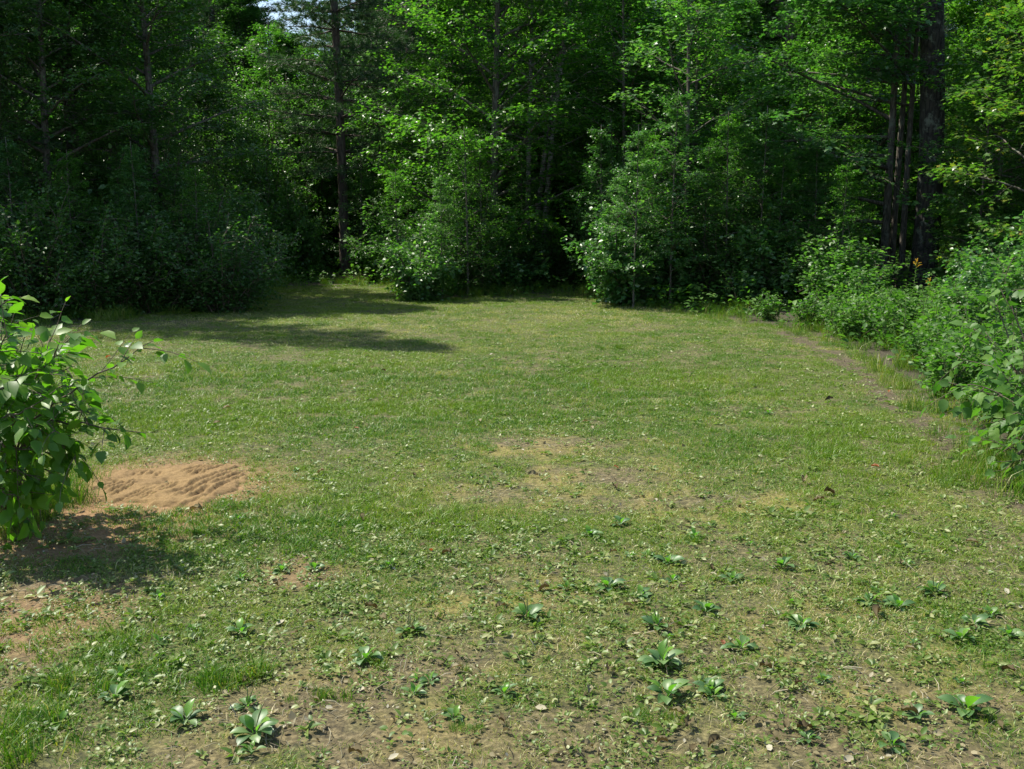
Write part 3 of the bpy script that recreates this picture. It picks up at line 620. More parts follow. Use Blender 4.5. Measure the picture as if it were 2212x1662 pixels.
# --- shared kinds
def proto(maker): return maker
far = []
lib = {}
lib['tallA'] = tree_obj('broadleaf_tree', 'tall dense green tree at the left end of the far edge behind the dark bushes', 'tree', grow(RG(21), 8.2, .10, .05, 2.5, 38, 12, 7, 12, L=.082, up0=.2), at(30, 20.5), leaf='broad')
lib['tallB'] = tree_obj('broadleaf_tree', 'tall dark tree standing between the twisted tree and the pines', 'tree', grow(RG(22), 7.8, .09, .04, 2.4, 38, 12, 7, 12, L=.075, up0=.2), at(350, 19.8), leaf='dark')
lib['tallC'] = tree_obj('broadleaf_tree', 'leafy green tree right of the centre birches above the dark hollow', 'tree', grow(RG(23), 8.2, .085, .06, 2.4, 38, 12, 7, 12, L=.08, ratio=.7, up0=.3), at(1275, 26.5), leaf='bright')
lib['pineA'] = tree_obj('pine_tree', 'dark full pine rising behind the leaning twisted tree', 'tree', pine(RG(24), 15, .14, .10, 2.5, 30, 5, dens=1.5), at(120, 31.), leaf='needle', bark='bark_pine')
lib['sapA'] = tree_obj('sapling', 'slender sapling with thin bare stem right of the centre hollow', 'sapling', grow(RG(25), 7.5, .035, .16, 1.55, 22, 8, 5, 8, L=.085, T=T_MP, ratio=.95, up0=.3, flat=.25, sides=6), at(1480, 19.6), leaf='maple')
lib['sapB'] = tree_obj('sapling', 'forked sapling with airy layered leaves left of the layered maple', 'sapling', grow(RG(26), 7, .04, .18, 1.7, 22, 8, 5, 8, L=.08, ratio=.7, up0=.3, flat=.25, sides=6), at(1500, 21.8), leaf='bright')
lib['sapY'] = tree_obj('sapling', 'yellowing sapling at the right edge of the view behind the herbs', 'sapling', grow(RG(27), 5.5, .03, .12, 1.45, 22, 8, 5, 8, L=.085, T=T_MP, ratio=.9, up0=.3, flat=.3, sides=6), at(2215, 15.8), leaf='yellow')
def place(key, u, Y, label, s=1., rz=None, group=None):
    rz = (u*12.9898+Y*7.1) % 6.28 if rz is None else rz; return copy_tree(lib[key], at(u, Y), rz, s, label, group)
place('tallA', -180, 19.5, 'tall green tree just outside the left end of the dark bushes', 1.2)
place('pineA', -150, 17.4, 'tall pine left of the view whose shade falls across the lawn', .98)
place('pineA', -330, 18.8, 'second tall pine left of the view, farther from the lawn', .9)
place('tallA', 545, 32, 'broad green tree far back at the left of the grass inlet', .95)
place('pineA', 205, 24., 'dark pine filling the gap behind the twisted tree', .9)
place('tallC', 1395, 27.5, 'second leafy tree right of the birches, set farther back', .8)
place('pineA', 1010, 31., 'dark pine behind the bright yellow-green tree', 1.1)
place('pineA', 1500, 30., 'dark pine showing above the slender saplings near the sky gap', 1.05)
place('pineA', 1690, 28., 'dark pine behind the layered maple sprays')
place('pineA', 20, 27.5, 'pine deep in the shade behind the left trees', 1.)
place('tallA', 1640, 29., 'green broadleaf tree behind the forked sapling', .9)
place('tallC', 1830, 25.5, 'green tree behind the multi-stemmed maple', .95)
place('tallC', 2090, 24., 'light green tree right of the thick trunk', .9)
place('tallA', 2230, 22., 'green tree closing the right side behind the yellowing sapling', .85)
place('sapB', 1345, 21.8, 'yellow-tipped sapling at the right rim of the dark hollow', .95)
place('sapA', 1600, 18.8, 'thin leafy sapling rising from the right-hand bushes', .42)
place('sapA', 1760, 18.2, 'sapling under the lowest sprays of the layered maple', .36)
place('sapA', 2112, 17.6, 'thin straight sapling first to the right of the thick trunk', .62)
place('sapB', 2150, 18.2, 'thin bent sapling second to the right of the thick trunk', .85)
place('sapY', 2130, 20.5, 'pale yellow-green sapling behind the two thin stems', 1.)
place('sapY', 2250, 18., 'tall yellow-green sapling cut by the right edge of the view', 1.3)
place('sapY', 1385, 22.4, 'small yellow sapling lit in front of the dark pine', .9)
place('sapB', 600, 30., 'light green young tree left of the lone pine', .95)
place('sapB', 690, 29., 'light green young tree just behind the lone pine', .85)
place('sapA', 820, 28., 'young tree between the two pines', .8)
place('tallB', -60, 26., 'dark tree at the far left behind the front row', 1.15)


place('tallB', 110, 18.6, 'dark leafy tree over the dark shrubs left of the twisted tree', .9)
place('tallA', 250, 24.5, 'green tree right of the twisted tree, over the glossy shrubs', .95)
place('tallB', 400, 26.2, 'dark leafy tree above the right end of the left bush row', .95)
place('tallB', 455, 27.5, 'small dark tree between the left bush row and the inlet', .7)
place('tallC', 640, 30.5, 'pale green tree behind the tall glossy shrubs', .8)
place('tallC', 985, 25.5, 'green tree filling the gap between second pine and bright tree', .85)
place('tallC', 1160, 26, 'leafy tree right behind the pale birches', 1.0)
place('tallA', 1345, 24.5, 'dark green tree at the right of the centre hollow', .9)
place('tallC', 1470, 26, 'leafy tree behind the slender sapling', .85)
place('tallA', 1580, 26.5, 'green tree behind the right-hand bushes', .8)
place('tallC', 1740, 26.5, 'leafy tree filling behind the layered sprays', .8)
place('tallC', 1880, 24.5, 'bright green tree behind the group of maple stems', .85)  # brighter leaf colour stands in for sunlit foliage behind the thick trunk
place('tallC', 2075, 24.5, 'leafy tree directly right of the thick trunk', .75)
place('tallC', 2190, 19.8, 'light leafy tree near the right edge above the herbs', .75)

place('sapA', 1330, 18.2, 'young stem poking out at the left end of the right-hand bushes', 0.3)
place('sapB', 1405, 18.6, 'young sapling breaking the outline of the broad leafy shrub', 0.42)
place('sapA', 1520, 18.1, 'young maple stem between the leafy and the dark shrub', 0.36)
place('sapB', 1680, 17.9, 'young sapling at the right of the right-hand bushes', 0.36)
place('sapB', 1820, 17.2, 'young sapling over the small-leaved light shrub', 0.33)
place('sapA', 955, 19.4, 'young stem just right of the light glossy bush', 0.3)
place('sapB', 1040, 20.8, 'young sapling below the bright yellow-green tree', 0.42)
place('sapA', 1130, 21.9, 'young stem at the left rim of the centre hollow', 0.36)
place('sapB', 860, 20.4, 'young sapling behind the light glossy bush', 0.34)
place('sapB', 430, 17.4, 'young stem rising over the right end of the left bush row', 0.33)
place('sapA', 300, 17.2, 'young maple stem over the middle of the left bush row', 0.36)
place('sapB', 160, 16.9, 'young sapling over the left bush row below the twisted tree', 0.36)
place('sapA', 30, 16.6, 'young maple stem at the left end of the bush row', 0.36)
place('sapA', 780, 25.0, 'young stem beside the low bush right of the lone pine', 0.4)
place('sapA', 1370, 17.6, 'airy young maple standing before the broad leafy shrub', 0.4)
place('sapA', 1450, 17.9, 'airy young maple just left of the slender sapling foot', 0.48)
place('sapB', 1570, 18.0, 'airy young tree in front of the right-hand bushes', 0.46)
place('sapA', 1640, 18.0, 'airy young maple at the middle of the right-hand bushes', 0.44)
place('sapB', 1010, 20.0, 'airy young tree right of the light glossy bush', 0.45)
place('sapA', 1300, 19.6, 'airy young maple at the right rim of the dark hollow', 0.42)
# --- shrubs
bl = {}
bl['darkA'] = bush_obj('shrub', 'dark dense shrub at the right end of the left bush row by the grass inlet', 'shrub', bush(RG(31), 1.6, 1.15, 22, 40, 10, L=.062), at(478, 16.9), leaf='dark')
bl['darkB'] = bush_obj('shrub', 'dark round shrub in the middle of the left bush row', 'shrub', bush(RG(32), 1.55, 1.3, 22, 40, 10, L=.07), at(330, 16.9), leaf='dark')
bl['gloss'] = bush_obj('shrub', 'light glossy bush standing forward of the far edge left of centre', 'shrub', bush(RG(33), 1.12, .72, 20, 34, 9, L=.075, ratio=.68, T=T_MD), at(905, 19.0), leaf='gloss')
bl['tall'] = bush_obj('tall_shrub', 'tall glossy-leaved shrub behind the lone pine, left of its trunk', 'shrub', bush(RG(34), 4.6, 1.7, 26, 60, 12, L=.08, ratio=.62, tlen=.34), at(640, 28.6), leaf='gloss')
bl['right'] = bush_obj('shrub', 'broad leafy shrub at the left end of the right-hand bushes', 'shrub', bush(RG(35), 1.4, 1.1, 22, 38, 10, L=.085, ratio=.7, T=T_MD), at(1365, 18.3), leaf='maple')
def bc(key, u, Y, label, s=1., group=None):
    return copy_tree(bl[key], at(u, Y), (u*7.77+Y) % 6.28, s, label, group)
bc('darkB', 200, 16.4, 'dark shrub left of the middle one in the left bush row', (1, 1, 1.05))
bc('darkA', 60, 16.0, 'dark shrub behind the dead bleached twig', 1.1)
bc('darkB', -90, 15.7, 'dark shrub cut by the left edge of the view', 1.1)
bc('darkA', 400, 17.6, 'shrub filling the back of the left bush row', 1.1)
bc('gloss', 270, 18.4, 'glossy lit shrub on top of the left bush row', (1.5, 1.3, 1.75))
bc('gloss', 130, 18.2, 'glossy shrub under the twisted tree', (1.5, 1.3, 1.6))
bc('darkB', 515, 19.2, 'dark shrub edging the grass inlet on its left', (.75, .75, 1.15))
bc('tall', 560, 26.6, 'tall shrub at the left of the grass inlet', (.9, .9, .95))
bc('tall', 715, 30., 'tall glossy shrub right behind the lone pine trunk', 1.)
bc('tall', 800, 28.4, 'tall shrub between the two pine trunks', (.85, .85, .8))
bc('tall', 480, 30., 'tall shrub deep in the shade left of the lone pine', 1.1)
bc('gloss', 830, 24., 'low bush right of the lone pine foot', (1.5, 1.2, 1.2))
bc('gloss', 700, 27.2, 'low light-green bush around the lone pine foot', (2., .8, .7))
bc('gloss', 640, 24.6, 'sunlit glossy bush at the back of the grass inlet, left of the lone pine', (1.5, .9, 1.5))
bc('gloss', 575, 24.8, 'sunlit glossy bush at the left rear corner of the grass inlet', (1.3, .9, 1.7))
bc('gloss', 610, 26.4, 'low bush at the back of the grass inlet', (1.8, .8, .6))
bc('darkA', 1000, 20.6, 'dark green shrub behind the light glossy bush', (1.1, 1, 1.05))
bc('right', 1085, 21.6, 'shrub at the foot of the bright yellow-green tree', (.95, 1, .85))
bc('darkB', 1190, 22.4, 'dark low shrub inside the shaded centre hollow', (1, 1, .8))
bc('darkA', 1270, 23.2, 'deepest dark shrub at the back of the centre hollow', (1.2, 1, .8))
bc('right', 940, 23., 'green shrub behind the light glossy bush under the second pine', (1, 1, .95))
bc('right', 1460, 18.9, 'leafy shrub under the slender sapling', (1.05, 1, 1.1))
bc('darkB', 1560, 18.4, 'dark leafy shrub in the middle of the right-hand bushes', (1, 1, 1.0))
bc('right', 1660, 18.0, 'leafy shrub right of the dark one in the right-hand bushes', (1, 1, .95))
bc('darkA', 1740, 17.9, 'dark shrub left of the light shrubs by the thick trunk', (.9, 1, .9))
bc('gloss', 1815, 16.8, 'small-leaved light shrub left of the thick trunk foot', (1.0, 1.0, .95))
bc('gloss', 1845, 16.2, 'light shrub in front of the multi-stemmed maple', (.95, 1., .75))
bc('gloss', 1885, 14.8, 'low light shrub where the worn path starts', (.7, .7, .5))
bc('right', 1560, 20.6, 'shrub behind the right-hand bushes under the saplings', (1.2, 1.2, 1.3))
bc('right', 1720, 20.8, 'shrub below the layered maple sprays', (1.2, 1.2, 1.25))
bc('gloss', 2125, 17.4, 'light bush right of the thick trunk foot', (1.2, 1.2, .85))
bc('right', 2185, 16.6, 'light leafy shrub behind the herbs at the right edge', (1., 1, .85))
bc('right', 2140, 14.0, 'leafy shrub behind the goldenrod stand', (.7, .7, .65))
bc('right', 2240, 12.6, 'leafy shrub cut by the right edge of the view', (.8, .8, .8))
bc('gloss', 2150, 12.0, 'low leafy shrub between goldenrod and the near right shrub', (.9, .9, .75))

for u_, Y_, s_, lb in ((985, 22.6, .72, 'tall leafy shrub left of the bright tree, joining it to the bushes'), (1075, 24.2, .8, 'tall leafy shrub behind the bright tree'), (1215, 25.2, .8, 'tall shrub behind the birches'), (1330, 21.2, .68, 'tall shrub at the right wall of the centre hollow'),
        (1415, 20.6, .75, 'tall shrub left of the slender sapling'), (1505, 21.6, .85, 'tall shrub behind the two saplings'), (1600, 20.9, .72, 'tall shrub in the right-hand bushes under the forked sapling'), (1700, 21.8, .78, 'tall shrub under the tips of the layered maple'),
        (1800, 21.6, .65, 'tall shrub left of the maple stems'), (345, 19.6, .7, 'tall shrub rising from the middle of the left bush row'), (235, 20.2, .75, 'tall shrub right of the twisted trunk'), (90, 18.6, .7, 'tall shrub left of the twisted trunk'), (440, 20.6, .6, 'tall shrub over the right end of the left bush row'),
        (-20, 18.2, .75, 'tall shrub at the left end of the bush row'), (2095, 19.6, .6, 'tall shrub right of the thick trunk'), (2200, 18.8, .7, 'tall shrub at the right edge behind the yellowing sapling')):
    bc('tall', u_, Y_, lb, (s_*.8, s_*.8, s_))
# --- forest behind: rows of trees one can still tell apart, then the far woods
rg = RG(99); GB = 'trees of the deeper forest behind the clearing'; kk = ['tallA', 'pineA', 'tallB', 'tallC', 'pineA', 'tallA']
LMK = ((-60, 'the far left of the bush row'), (50, 'the left end of the bush row'), (172, 'the twisted tree'), (300, 'the middle of the left bush row'), (420, 'the right part of the left bush row'), (520, 'the left side of the grass inlet'), (640, 'the tall glossy shrubs'), (744, 'the lone pine'), (888, 'the second pine'),
       (985, 'the left side of the bright maple'), (1080, 'the bright maple'), (1170, 'the pale birches'), (1280, 'the dark hollow'), (1375, 'the broad leafy shrub'), (1480, 'the slender sapling'), (1590, 'the right-hand bushes'), (1700, 'the tips of the layered sprays'), (1810, 'the layered maple sprays'), (1910, 'the maple stems'),
       (1995, 'the thick dark trunk'), (2110, 'the two thin saplings'), (2215, 'the yellowing sapling'), (2330, 'the right end of the forest edge'))
def behind(u): return min(LMK, key=lambda a: abs(a[0]-u))[1]
def window(u): return any(abs(u-a) < b for a, b in ((650, 115), (1415, 85), (2070, 80)))
for row, (Y0, st, s0) in enumerate(((33, 100, 1.2), (37.5, 100, 1.35), (43, 100, 1.6))):
    for u in np.arange(-140+row*40, 2400, st):
        uu = u+rg.normal(0, 18); YY_ = Y0+rg.random()*3.5; key = kk[int(rg.integers(0, 6))]; pinek = key == 'pineA'
        if uu < 1100 and rg.random() < .6: key = 'pineA' if rg.random() < .5 else 'tallB'; pinek = key == 'pineA'
        low = window(uu)
        if low: key = 'tallB'; pinek = False
        place(key, uu, YY_, ('dark pine' if pinek else 'broadleaf tree')+' in the '+('first', 'second', 'third')[row]+' far row, behind '+behind(uu), (s0 if not pinek else s0*.85)*(.9+.2*rg.random())*(.68 if low else 1), group='pines of the deeper forest' if pinek else 'broadleaf trees of the deeper forest')
for u in np.arange(-100, 2350, 95):
    bc('tall', u+rg.normal(0, 20), 32.5+rg.random()*4, 'tall shrub in the deep forest understorey, behind '+behind(u), .85+.3*rg.random(), 'shrubs of the deeper forest')
# trees beside the frame, seen from a step to the side
for k, (x_, y_) in enumerate(((-14.5, 15.5), (-15.5, 11), (9.6, 16.5), (8.2, 12.5), (9.5, 8.6))):
    o = copy_tree(lib['tallB' if k < 2 else 'tallA'], (x_, y_, gz(x_, y_)), k*1.7, .8, 'forest edge tree just outside the ' + ('left' if k < 2 else 'right') + ' side of the view', 'forest edge trees beside the view, ' + ('left' if k < 2 else 'right'))
# far woods as one mass
srcs = [c.data for key in ('tallA', 'pineA', 'tallB') for c in lib[key].children if c.name.startswith('crown')]
n_ = 170; fx = (rg.random(n_)-.5)*110; fy = 50+rg.random(n_)*32
scatter('far_woods', np.stack([fx, fy, np.full(n_, -.3)], 1), rg.random(n_)*6.28, (1.35+.6*rg.random(n_))*np.where([window(1106+a/b*2268) for a, b in zip(fx, fy)], .55, 1.), {}, srcs, 'dense far woods closing the view behind the clearing')
# forest floor undergrowth
ug = [cover_plant(rng, 26, .05, .10, .22, .30, M['herb'], 'undergrowth_plant') for _ in range(4)]
x, y = points(rng, 5.5, -16, 16, 7, 34); pdl = polydist(x, y); k = (pdl < -.15) & (rng.random(len(x)) < .35+.9*fbm(x, y, .9, 3, 110)) & ~((x < 0) & (y < 10)); x, y = x[k], y[k]
scatter('undergrowth', np.stack([x, y, ground_z(x, y)], 1), rng.random(len(x))*6.28, .6+.9*rng.random(len(x)), {}, ug, 'low leafy undergrowth on the forest floor')

# ------------------------------------------------------------------ near plants with leaves of their own
def big_leaf(rng, L, W, name, mat, teeth=9, fold=.12, bend=.35, lobes=False):
    """ovate leaf with a toothed outline, a folded midrib and a drooping tip; base at origin, along +X"""
    n = teeth; t = np.linspace(0, 1, n+1); prof = np.sin(np.pi*t**.72)**.9*(1+.06*(-1.)**np.arange(n+1))
    if lobes: prof = prof*(1+.35*np.exp(-((t-.42)/.10)**2)-.18*np.exp(-((t-.60)/.08)**2))
    V = []; 
    for k, tt in enumerate(t):
        zb = -bend*L*tt**2*.5; V.append((tt*L, 0, zb))
    for s in (1, -1):
        for k, tt in enumerate(t[1:-1], 1):
            wv = W/2*prof[k]*(1+.07*rng.normal()); V.append((tt*L-.02*L, s*wv, -bend*L*tt**2*.5+fold*wv*2*(1+.3*rng.normal())))
    V = np.array(V); a0 = n+1; b0 = a0+n-1; F = []
    for s0, fl in ((a0, 1), (b0, -1)):
        for k in range(n):
            c0, c1 = k, k+1; e0 = s0+k-1 if k > 0 else None; e1 = s0+k if k < n-1 else None
            if e0 is None: tr = [(c0, c1, e1)]
            elif e1 is None: tr = [(c0, c1, e0)]
            else: tr = [(c0, c1, e1), (c0, e1, e0)]
            F += [t_ if fl > 0 else (t_[0], t_[2], t_[1]) for t_ in tr]
    P_, PF = tube(np.array([(-.22*L, 0, .03*L), (-.1*L, 0, .02*L), (0, 0, 0)]), (.0016, .0014, .001), 3, False)
    F = np.vstack([np.array(F), PF+len(V)]); V = np.vstack([V, P_])
    return mesh(name, V, F, mat, {'lv': np.full(len(V), rng.random())})
def orient(d, nrm):
    x = norm(np.array(d, float)); y = norm(np.cross(nrm, x)); z = np.cross(x, y); return Matrix((x, y, z)).transposed().to_4x4()
def near_shrub(rg, base, branches, name, label, cat, leafmeshes, Y_unused=None, cap=300, nmain=11, side=3, stemr=.009, twigr=.0028, down=.45):
    root = thing(name, label, cat, tuple(base)); base = np.array(base); cand = []
    for bi, br in enumerate(branches):
        pts = np.array([p for p in br])-base
        m_ = 12; tt = np.linspace(0, 1, m_); q = np.array([np.interp(tt, np.linspace(0, 1, len(pts)), pts[:, k]) for k in range(3)]).T
        for _ in range(2): q[1:-1] = (q[:-2]+q[1:-1]*2+q[2:])/4
        q[1:] += rg.normal(0, .008, (m_-1, 3)); g = Geo(); g.add(*tube(q, np.linspace(stemr, .002, m_), 6)); tgs = []
        for s in range(side):
            f = .35+.6*(s+rg.random()*.6)/side; p0 = np.array([np.interp(f*(m_-1), np.arange(m_), q[:, k]) for k in range(3)])
            dd = norm(q[-1]-q[m_//2]); d = norm(dd*.7+rg.normal(0, .6, 3)); l = .12+.20*rg.random(); tp = curve_pts(rg, p0, d, l, 5, .06, .1)
            g.add(*tube(tp, np.linspace(twigr, .0012, 5), 4)); tgs.append(tp)
        g.obj('stem', M['twig'], root)
        for tp, n_, f0 in [(q, nmain, .38)]+[(t_, 5, .15) for t_ in tgs]:
            for k in range(n_):
                f = f0+(1-f0)*(k+.5)/n_; ix = f*(len(tp)-1); p0 = np.array([np.interp(ix, np.arange(len(tp)), tp[:, c]) for c in range(3)])
                dd = norm(tp[-1]-tp[-2]); sd_ = norm(np.cross(dd, (0, 0, 1.)))*(1 if k % 2 else -1); d = norm(dd*.5+sd_*.8+rg.normal(0, .25, 3)+np.array((0, 0, -down)))
                if k == n_-1: d = norm(dd+np.array((0, 0, -.2)))
                cand.append((p0+d*.02, d, norm(np.array((0, 0, 1.))+rg.normal(0, .42, 3)), .5+.7*rg.random()))
    rg.shuffle(cand) if False else None
    order = rg.permutation(len(cand)); keepn = order[:cap]; rest = order[cap:]
    for i_ in keepn:
        p0, d, n_, s = cand[i_]; o = link('leaf', leafmeshes[int(rg.integers(0, len(leafmeshes)))], root); o.matrix_local = Matrix.Translation(p0) @ orient(d, n_) @ Matrix.Scale(s, 4)
    if len(rest):
        p_ = np.array([cand[i_][0] for i_ in rest]); d_ = np.array([cand[i_][1] for i_ in rest]); n_ = np.array([cand[i_][2] for i_ in rest]); s_ = np.array([cand[i_][3] for i_ in rest])*.088
        V, F, A = leaves(rg, p_, d_, n_, s_, s_*.7, T_MD); link('foliage', mesh('foliage', V, F, leafmeshes[0].materials[0], {'lv': A}), root, kind='stuff')
    return root
rg = RG(5)
SHX = -.07
LM = [big_leaf(rg, .086, .060, 'leaf', M['near'], bend=.2+.5*rg.random(), fold=.05+.15*rg.random()) for _ in range(9)] + [big_leaf(rg, .075, .05, 'leaf', M['yellow']), big_leaf(rg, .05, .034, 'leaf', M['near']), big_leaf(rg, .045, .03, 'leaf', M['near'])]
bs = G(20, 1110); bs[2] = gz(bs[0], bs[1])
def br(*pp, off=0.):
    out = [bs+np.array((rg.normal(0, .06), rg.normal(0, .06), 0))]
    for u, v, Y_ in pp: out.append(P(u, v-(14 if v < 760 and u < 150 else 0), Y_)+np.array((SHX, 0, 0)))
    return out
ends = [((-40, 760, 5.5), (-30, 585, 5.5)), ((-60, 800, 5.7), (-60, 570, 5.8)), ((0, 820, 5.5), (20, 640, 5.4)), ((10, 850, 5.4), (55, 690, 5.3)), ((30, 880, 5.3), (85, 735, 5.2)), ((20, 820, 5.8), (30, 680, 5.9)),
        ((60, 870, 5.3), (130, 770, 5.2), (195, 722, 5.1)), ((60, 880, 5.2), (120, 800, 5.0), (160, 745, 4.9)), ((100, 900, 5.4), (200, 832, 5.4), (275, 790, 5.4), (365, 730, 5.4)), ((80, 930, 5.3), (150, 860, 5.2), (225, 890, 5.1)),
        ((80, 930, 5.2), (160, 905, 5.1), (250, 925, 5.0), (345, 935, 5.0)), ((70, 940, 5.1), (140, 925, 5.0), (195, 965, 4.9), (205, 1015, 4.9)), ((60, 950, 5.0), (110, 900, 4.9), (170, 940, 4.85)), ((40, 900, 5.6), (110, 790, 5.7), (140, 740, 5.8)),
        ((-10, 850, 5.0), (20, 760, 4.9), (60, 740, 4.85)), ((-20, 900, 4.9), (40, 830, 4.8), (100, 830, 4.8)), ((0, 950, 4.9), (60, 890, 4.8), (120, 880, 4.8)), ((-30, 900, 5.2), (-20, 680, 5.1), (-5, 655, 5.0)), ((-60, 920, 5.0), (-60, 760, 4.9), (-10, 720, 4.9)),
        ((20, 980, 4.95), (80, 960, 4.9), (150, 985, 4.9)), ((60, 860, 5.7), (140, 810, 5.8), (190, 790, 5.9)), ((-90, 850, 5.4), (-120, 680, 5.5)), ((-90, 900, 5.), (-160, 760, 5.)),
        ((0, 900, 5.3), (60, 800, 5.2), (110, 760, 5.1)), ((10, 920, 5.1), (50, 850, 5.), (90, 790, 4.9)), ((-30, 940, 5.0), (10, 900, 4.9), (40, 960, 4.8)), ((30, 900, 5.5), (90, 850, 5.5), (160, 830, 5.5)),
        ((0, 1040, 5.1), (60, 1010, 4.95), (120, 1040, 4.9)), ((20, 1050, 5.3), (90, 1000, 5.3), (160, 1030, 5.3)), ((-40, 1040, 5.0), (-10, 1000, 4.85), (40, 1050, 4.8)), ((0, 1060, 5.2), (40, 1060, 5.0), (90, 1085, 4.95)), ((-60, 1000, 5.2), (-60, 900, 5.0), (0, 860, 4.9)), ((0, 1000, 5.2), (30, 930, 5.), (70, 930, 4.9))]
near_shrub(rg, bs, [br(*e) for e in ends], 'hazel_shrub', 'near sunlit broad-leaved shrub entering from the left edge of the view', 'shrub', LM, cap=300, nmain=14, side=6)
SHX = .16
# right shrub with larger leaves
RM = [big_leaf(rg, .092, .072, 'leaf', M['herb'], bend=.2+.5*rg.random(), fold=.05+.12*rg.random(), lobes=q_ % 2 == 0) for q_ in range(9)] + [big_leaf(rg, .09, .07, 'leaf', M['yellow'])]
bs = G(2215, 1035); bs[2] = gz(bs[0], bs[1])
ends = [((2180, 860, 7.0), (2120, 770, 7.1), (2075, 715, 7.2)), ((2170, 880, 6.9), (2080, 790, 7.0), (2005, 770, 7.1)), ((2180, 900, 6.7), (2080, 840, 6.8), (2000, 825, 6.9)), ((2190, 900, 6.6), (2120, 850, 6.6), (2070, 880, 6.6)),
        ((2200, 930, 6.5), (2150, 880, 6.4), (2110, 915, 6.4)), ((2200, 850, 6.9), (2150, 700, 7.1), (2130, 640, 7.2)), ((2220, 840, 6.9), (2190, 680, 7.1), (2180, 600, 7.2)), ((2230, 850, 6.7), (2215, 730, 6.7), (2210, 650, 6.7)),
        ((2190, 880, 6.6), (2140, 800, 6.6), (2110, 760, 6.6)), ((2200, 890, 6.5), (2160, 820, 6.4), (2150, 760, 6.4)), ((2210, 940, 6.3), (2180, 900, 6.2), (2150, 930, 6.2)), ((2220, 960, 6.3), (2200, 930, 6.1), (2190, 985, 6.1)),
        ((2190, 900, 6.8), (2120, 850, 6.9), (2060, 860, 6.9)), ((2250, 850, 6.6), (2260, 700, 6.6), (2250, 620, 6.6)), ((2220, 880, 6.4), (2200, 800, 6.3), (2190, 740, 6.3)), ((2180, 850, 7.3), (2100, 740, 7.5), (2040, 700, 7.7)),
        ((2180, 850, 7.2), (2130, 720, 7.4), (2100, 650, 7.5)), ((2200, 870, 7.2), (2150, 780, 7.3), (2140, 690, 7.3)), ((2210, 900, 6.4), (2170, 860, 6.3), (2130, 850, 6.3)),
        ((2200, 1010, 6.3), (2165, 985, 6.15), (2130, 1010, 6.1)), ((2210, 1020, 6.2), (2185, 1000, 6.0), (2160, 1045, 5.95)), ((2225, 1000, 6.2), (2215, 985, 5.95), (2200, 1030, 5.9)), ((2180, 990, 6.6), (2130, 960, 6.6), (2095, 985, 6.6))]
near_shrub(rg, bs, [br(*e) for e in ends], 'broadleaf_shrub', 'near large-leaved shrub leaning over the right lawn edge', 'shrub', RM, cap=290, nmain=8, side=4)

# goldenrod stand along the right edge: each plant with stem, leaves and, where seen, a flower plume
def goldenrod(rg, H, flower):
    st = Geo(); pts = curve_pts(rg, (0, 0, 0), (.05, 0, 1), H, 7, 0, .05); st.add(*tube(pts, np.linspace(.005, .002, 7), 5))
    n_ = int(H*55); f = .12+.88*np.arange(n_)/n_; p = np.array([np.interp(f*6, np.arange(7), pts[:, k]) for k in range(3)]).T; az = np.arange(n_)*2.4
    d = np.stack([np.cos(az), np.sin(az), .45-.2*rg.random(n_)], 1); L = (.10-.05*f)*(.8+.4*rg.random(n_)); V, F, A = leaves(rg, p, d, np.tile((0, 0, 1.), (n_, 1))+rg.normal(0, .2, (n_, 3)), L, L*.22, T_MD)
    fl = None
    if flower:
        fl = Geo(); 
        for k in range(9):
            a = k*2.4; b = pts[-1]-np.array((0, 0, .10*k/9)); e = b+np.array((math.cos(a)*.05*(k/5+.3), math.sin(a)*.05*(k/5+.3), .04)); fl.add(*tube(np.array([b, (b+e)/2+np.array((0, 0, .012)), e]), (.004, .006, .004), 5), rg.random())
    return st, (V, F, A), fl
def gold_obj(parts, loc, label, group=None):
    st, (V, F, A), fl = parts; r = thing('goldenrod', label, 'wildflower', loc, 0, group); st.obj('stem', M['stem'], r)
    link('leaves', mesh('leaves', V, F, M['herb'], {'lv': A}), r, kind='stuff')
    if fl: fl.obj('flower_plume', M['flower'], r)
    return r
g1 = gold_obj(goldenrod(rg, .92, True), at(1972, 14.6), 'tallest goldenrod with a yellow plume in front of the thick trunk')
g2 = gold_obj(goldenrod(rg, .66, True), at(2012, 14.3), 'shorter goldenrod with a yellow plume right of the tallest one')
g3 = gold_obj(goldenrod(rg, .68, False), at(1955, 12.2), 'goldenrod not yet in flower in the dense stand at the right edge', 'goldenrod plants without flowers at the right edge')
g4 = gold_obj(goldenrod(rg, .6, False), at(2030, 11.2), 'goldenrod not yet in flower in the dense stand at the right edge', 'goldenrod plants without flowers at the right edge')
cnt = 0
while cnt < 170:
    Y_ = 6.0+rg.random()*8.2; x_ = rg.uniform(2.5, 8.5); q = float(polydist(np.array([x_]), np.array([Y_]))[0])
    if not (-2.6 < q < -.6): continue
    if abs(x_) > .5*Y_+1: continue
    s = (.6+.5*rg.random())*(.75 if q > -.8 else 1); copy_tree(g3 if cnt % 2 else g4, (x_, Y_, gz(x_, Y_)), rg.random()*6.28, s, None, 'goldenrod plants without flowers at the right edge'); cnt += 1
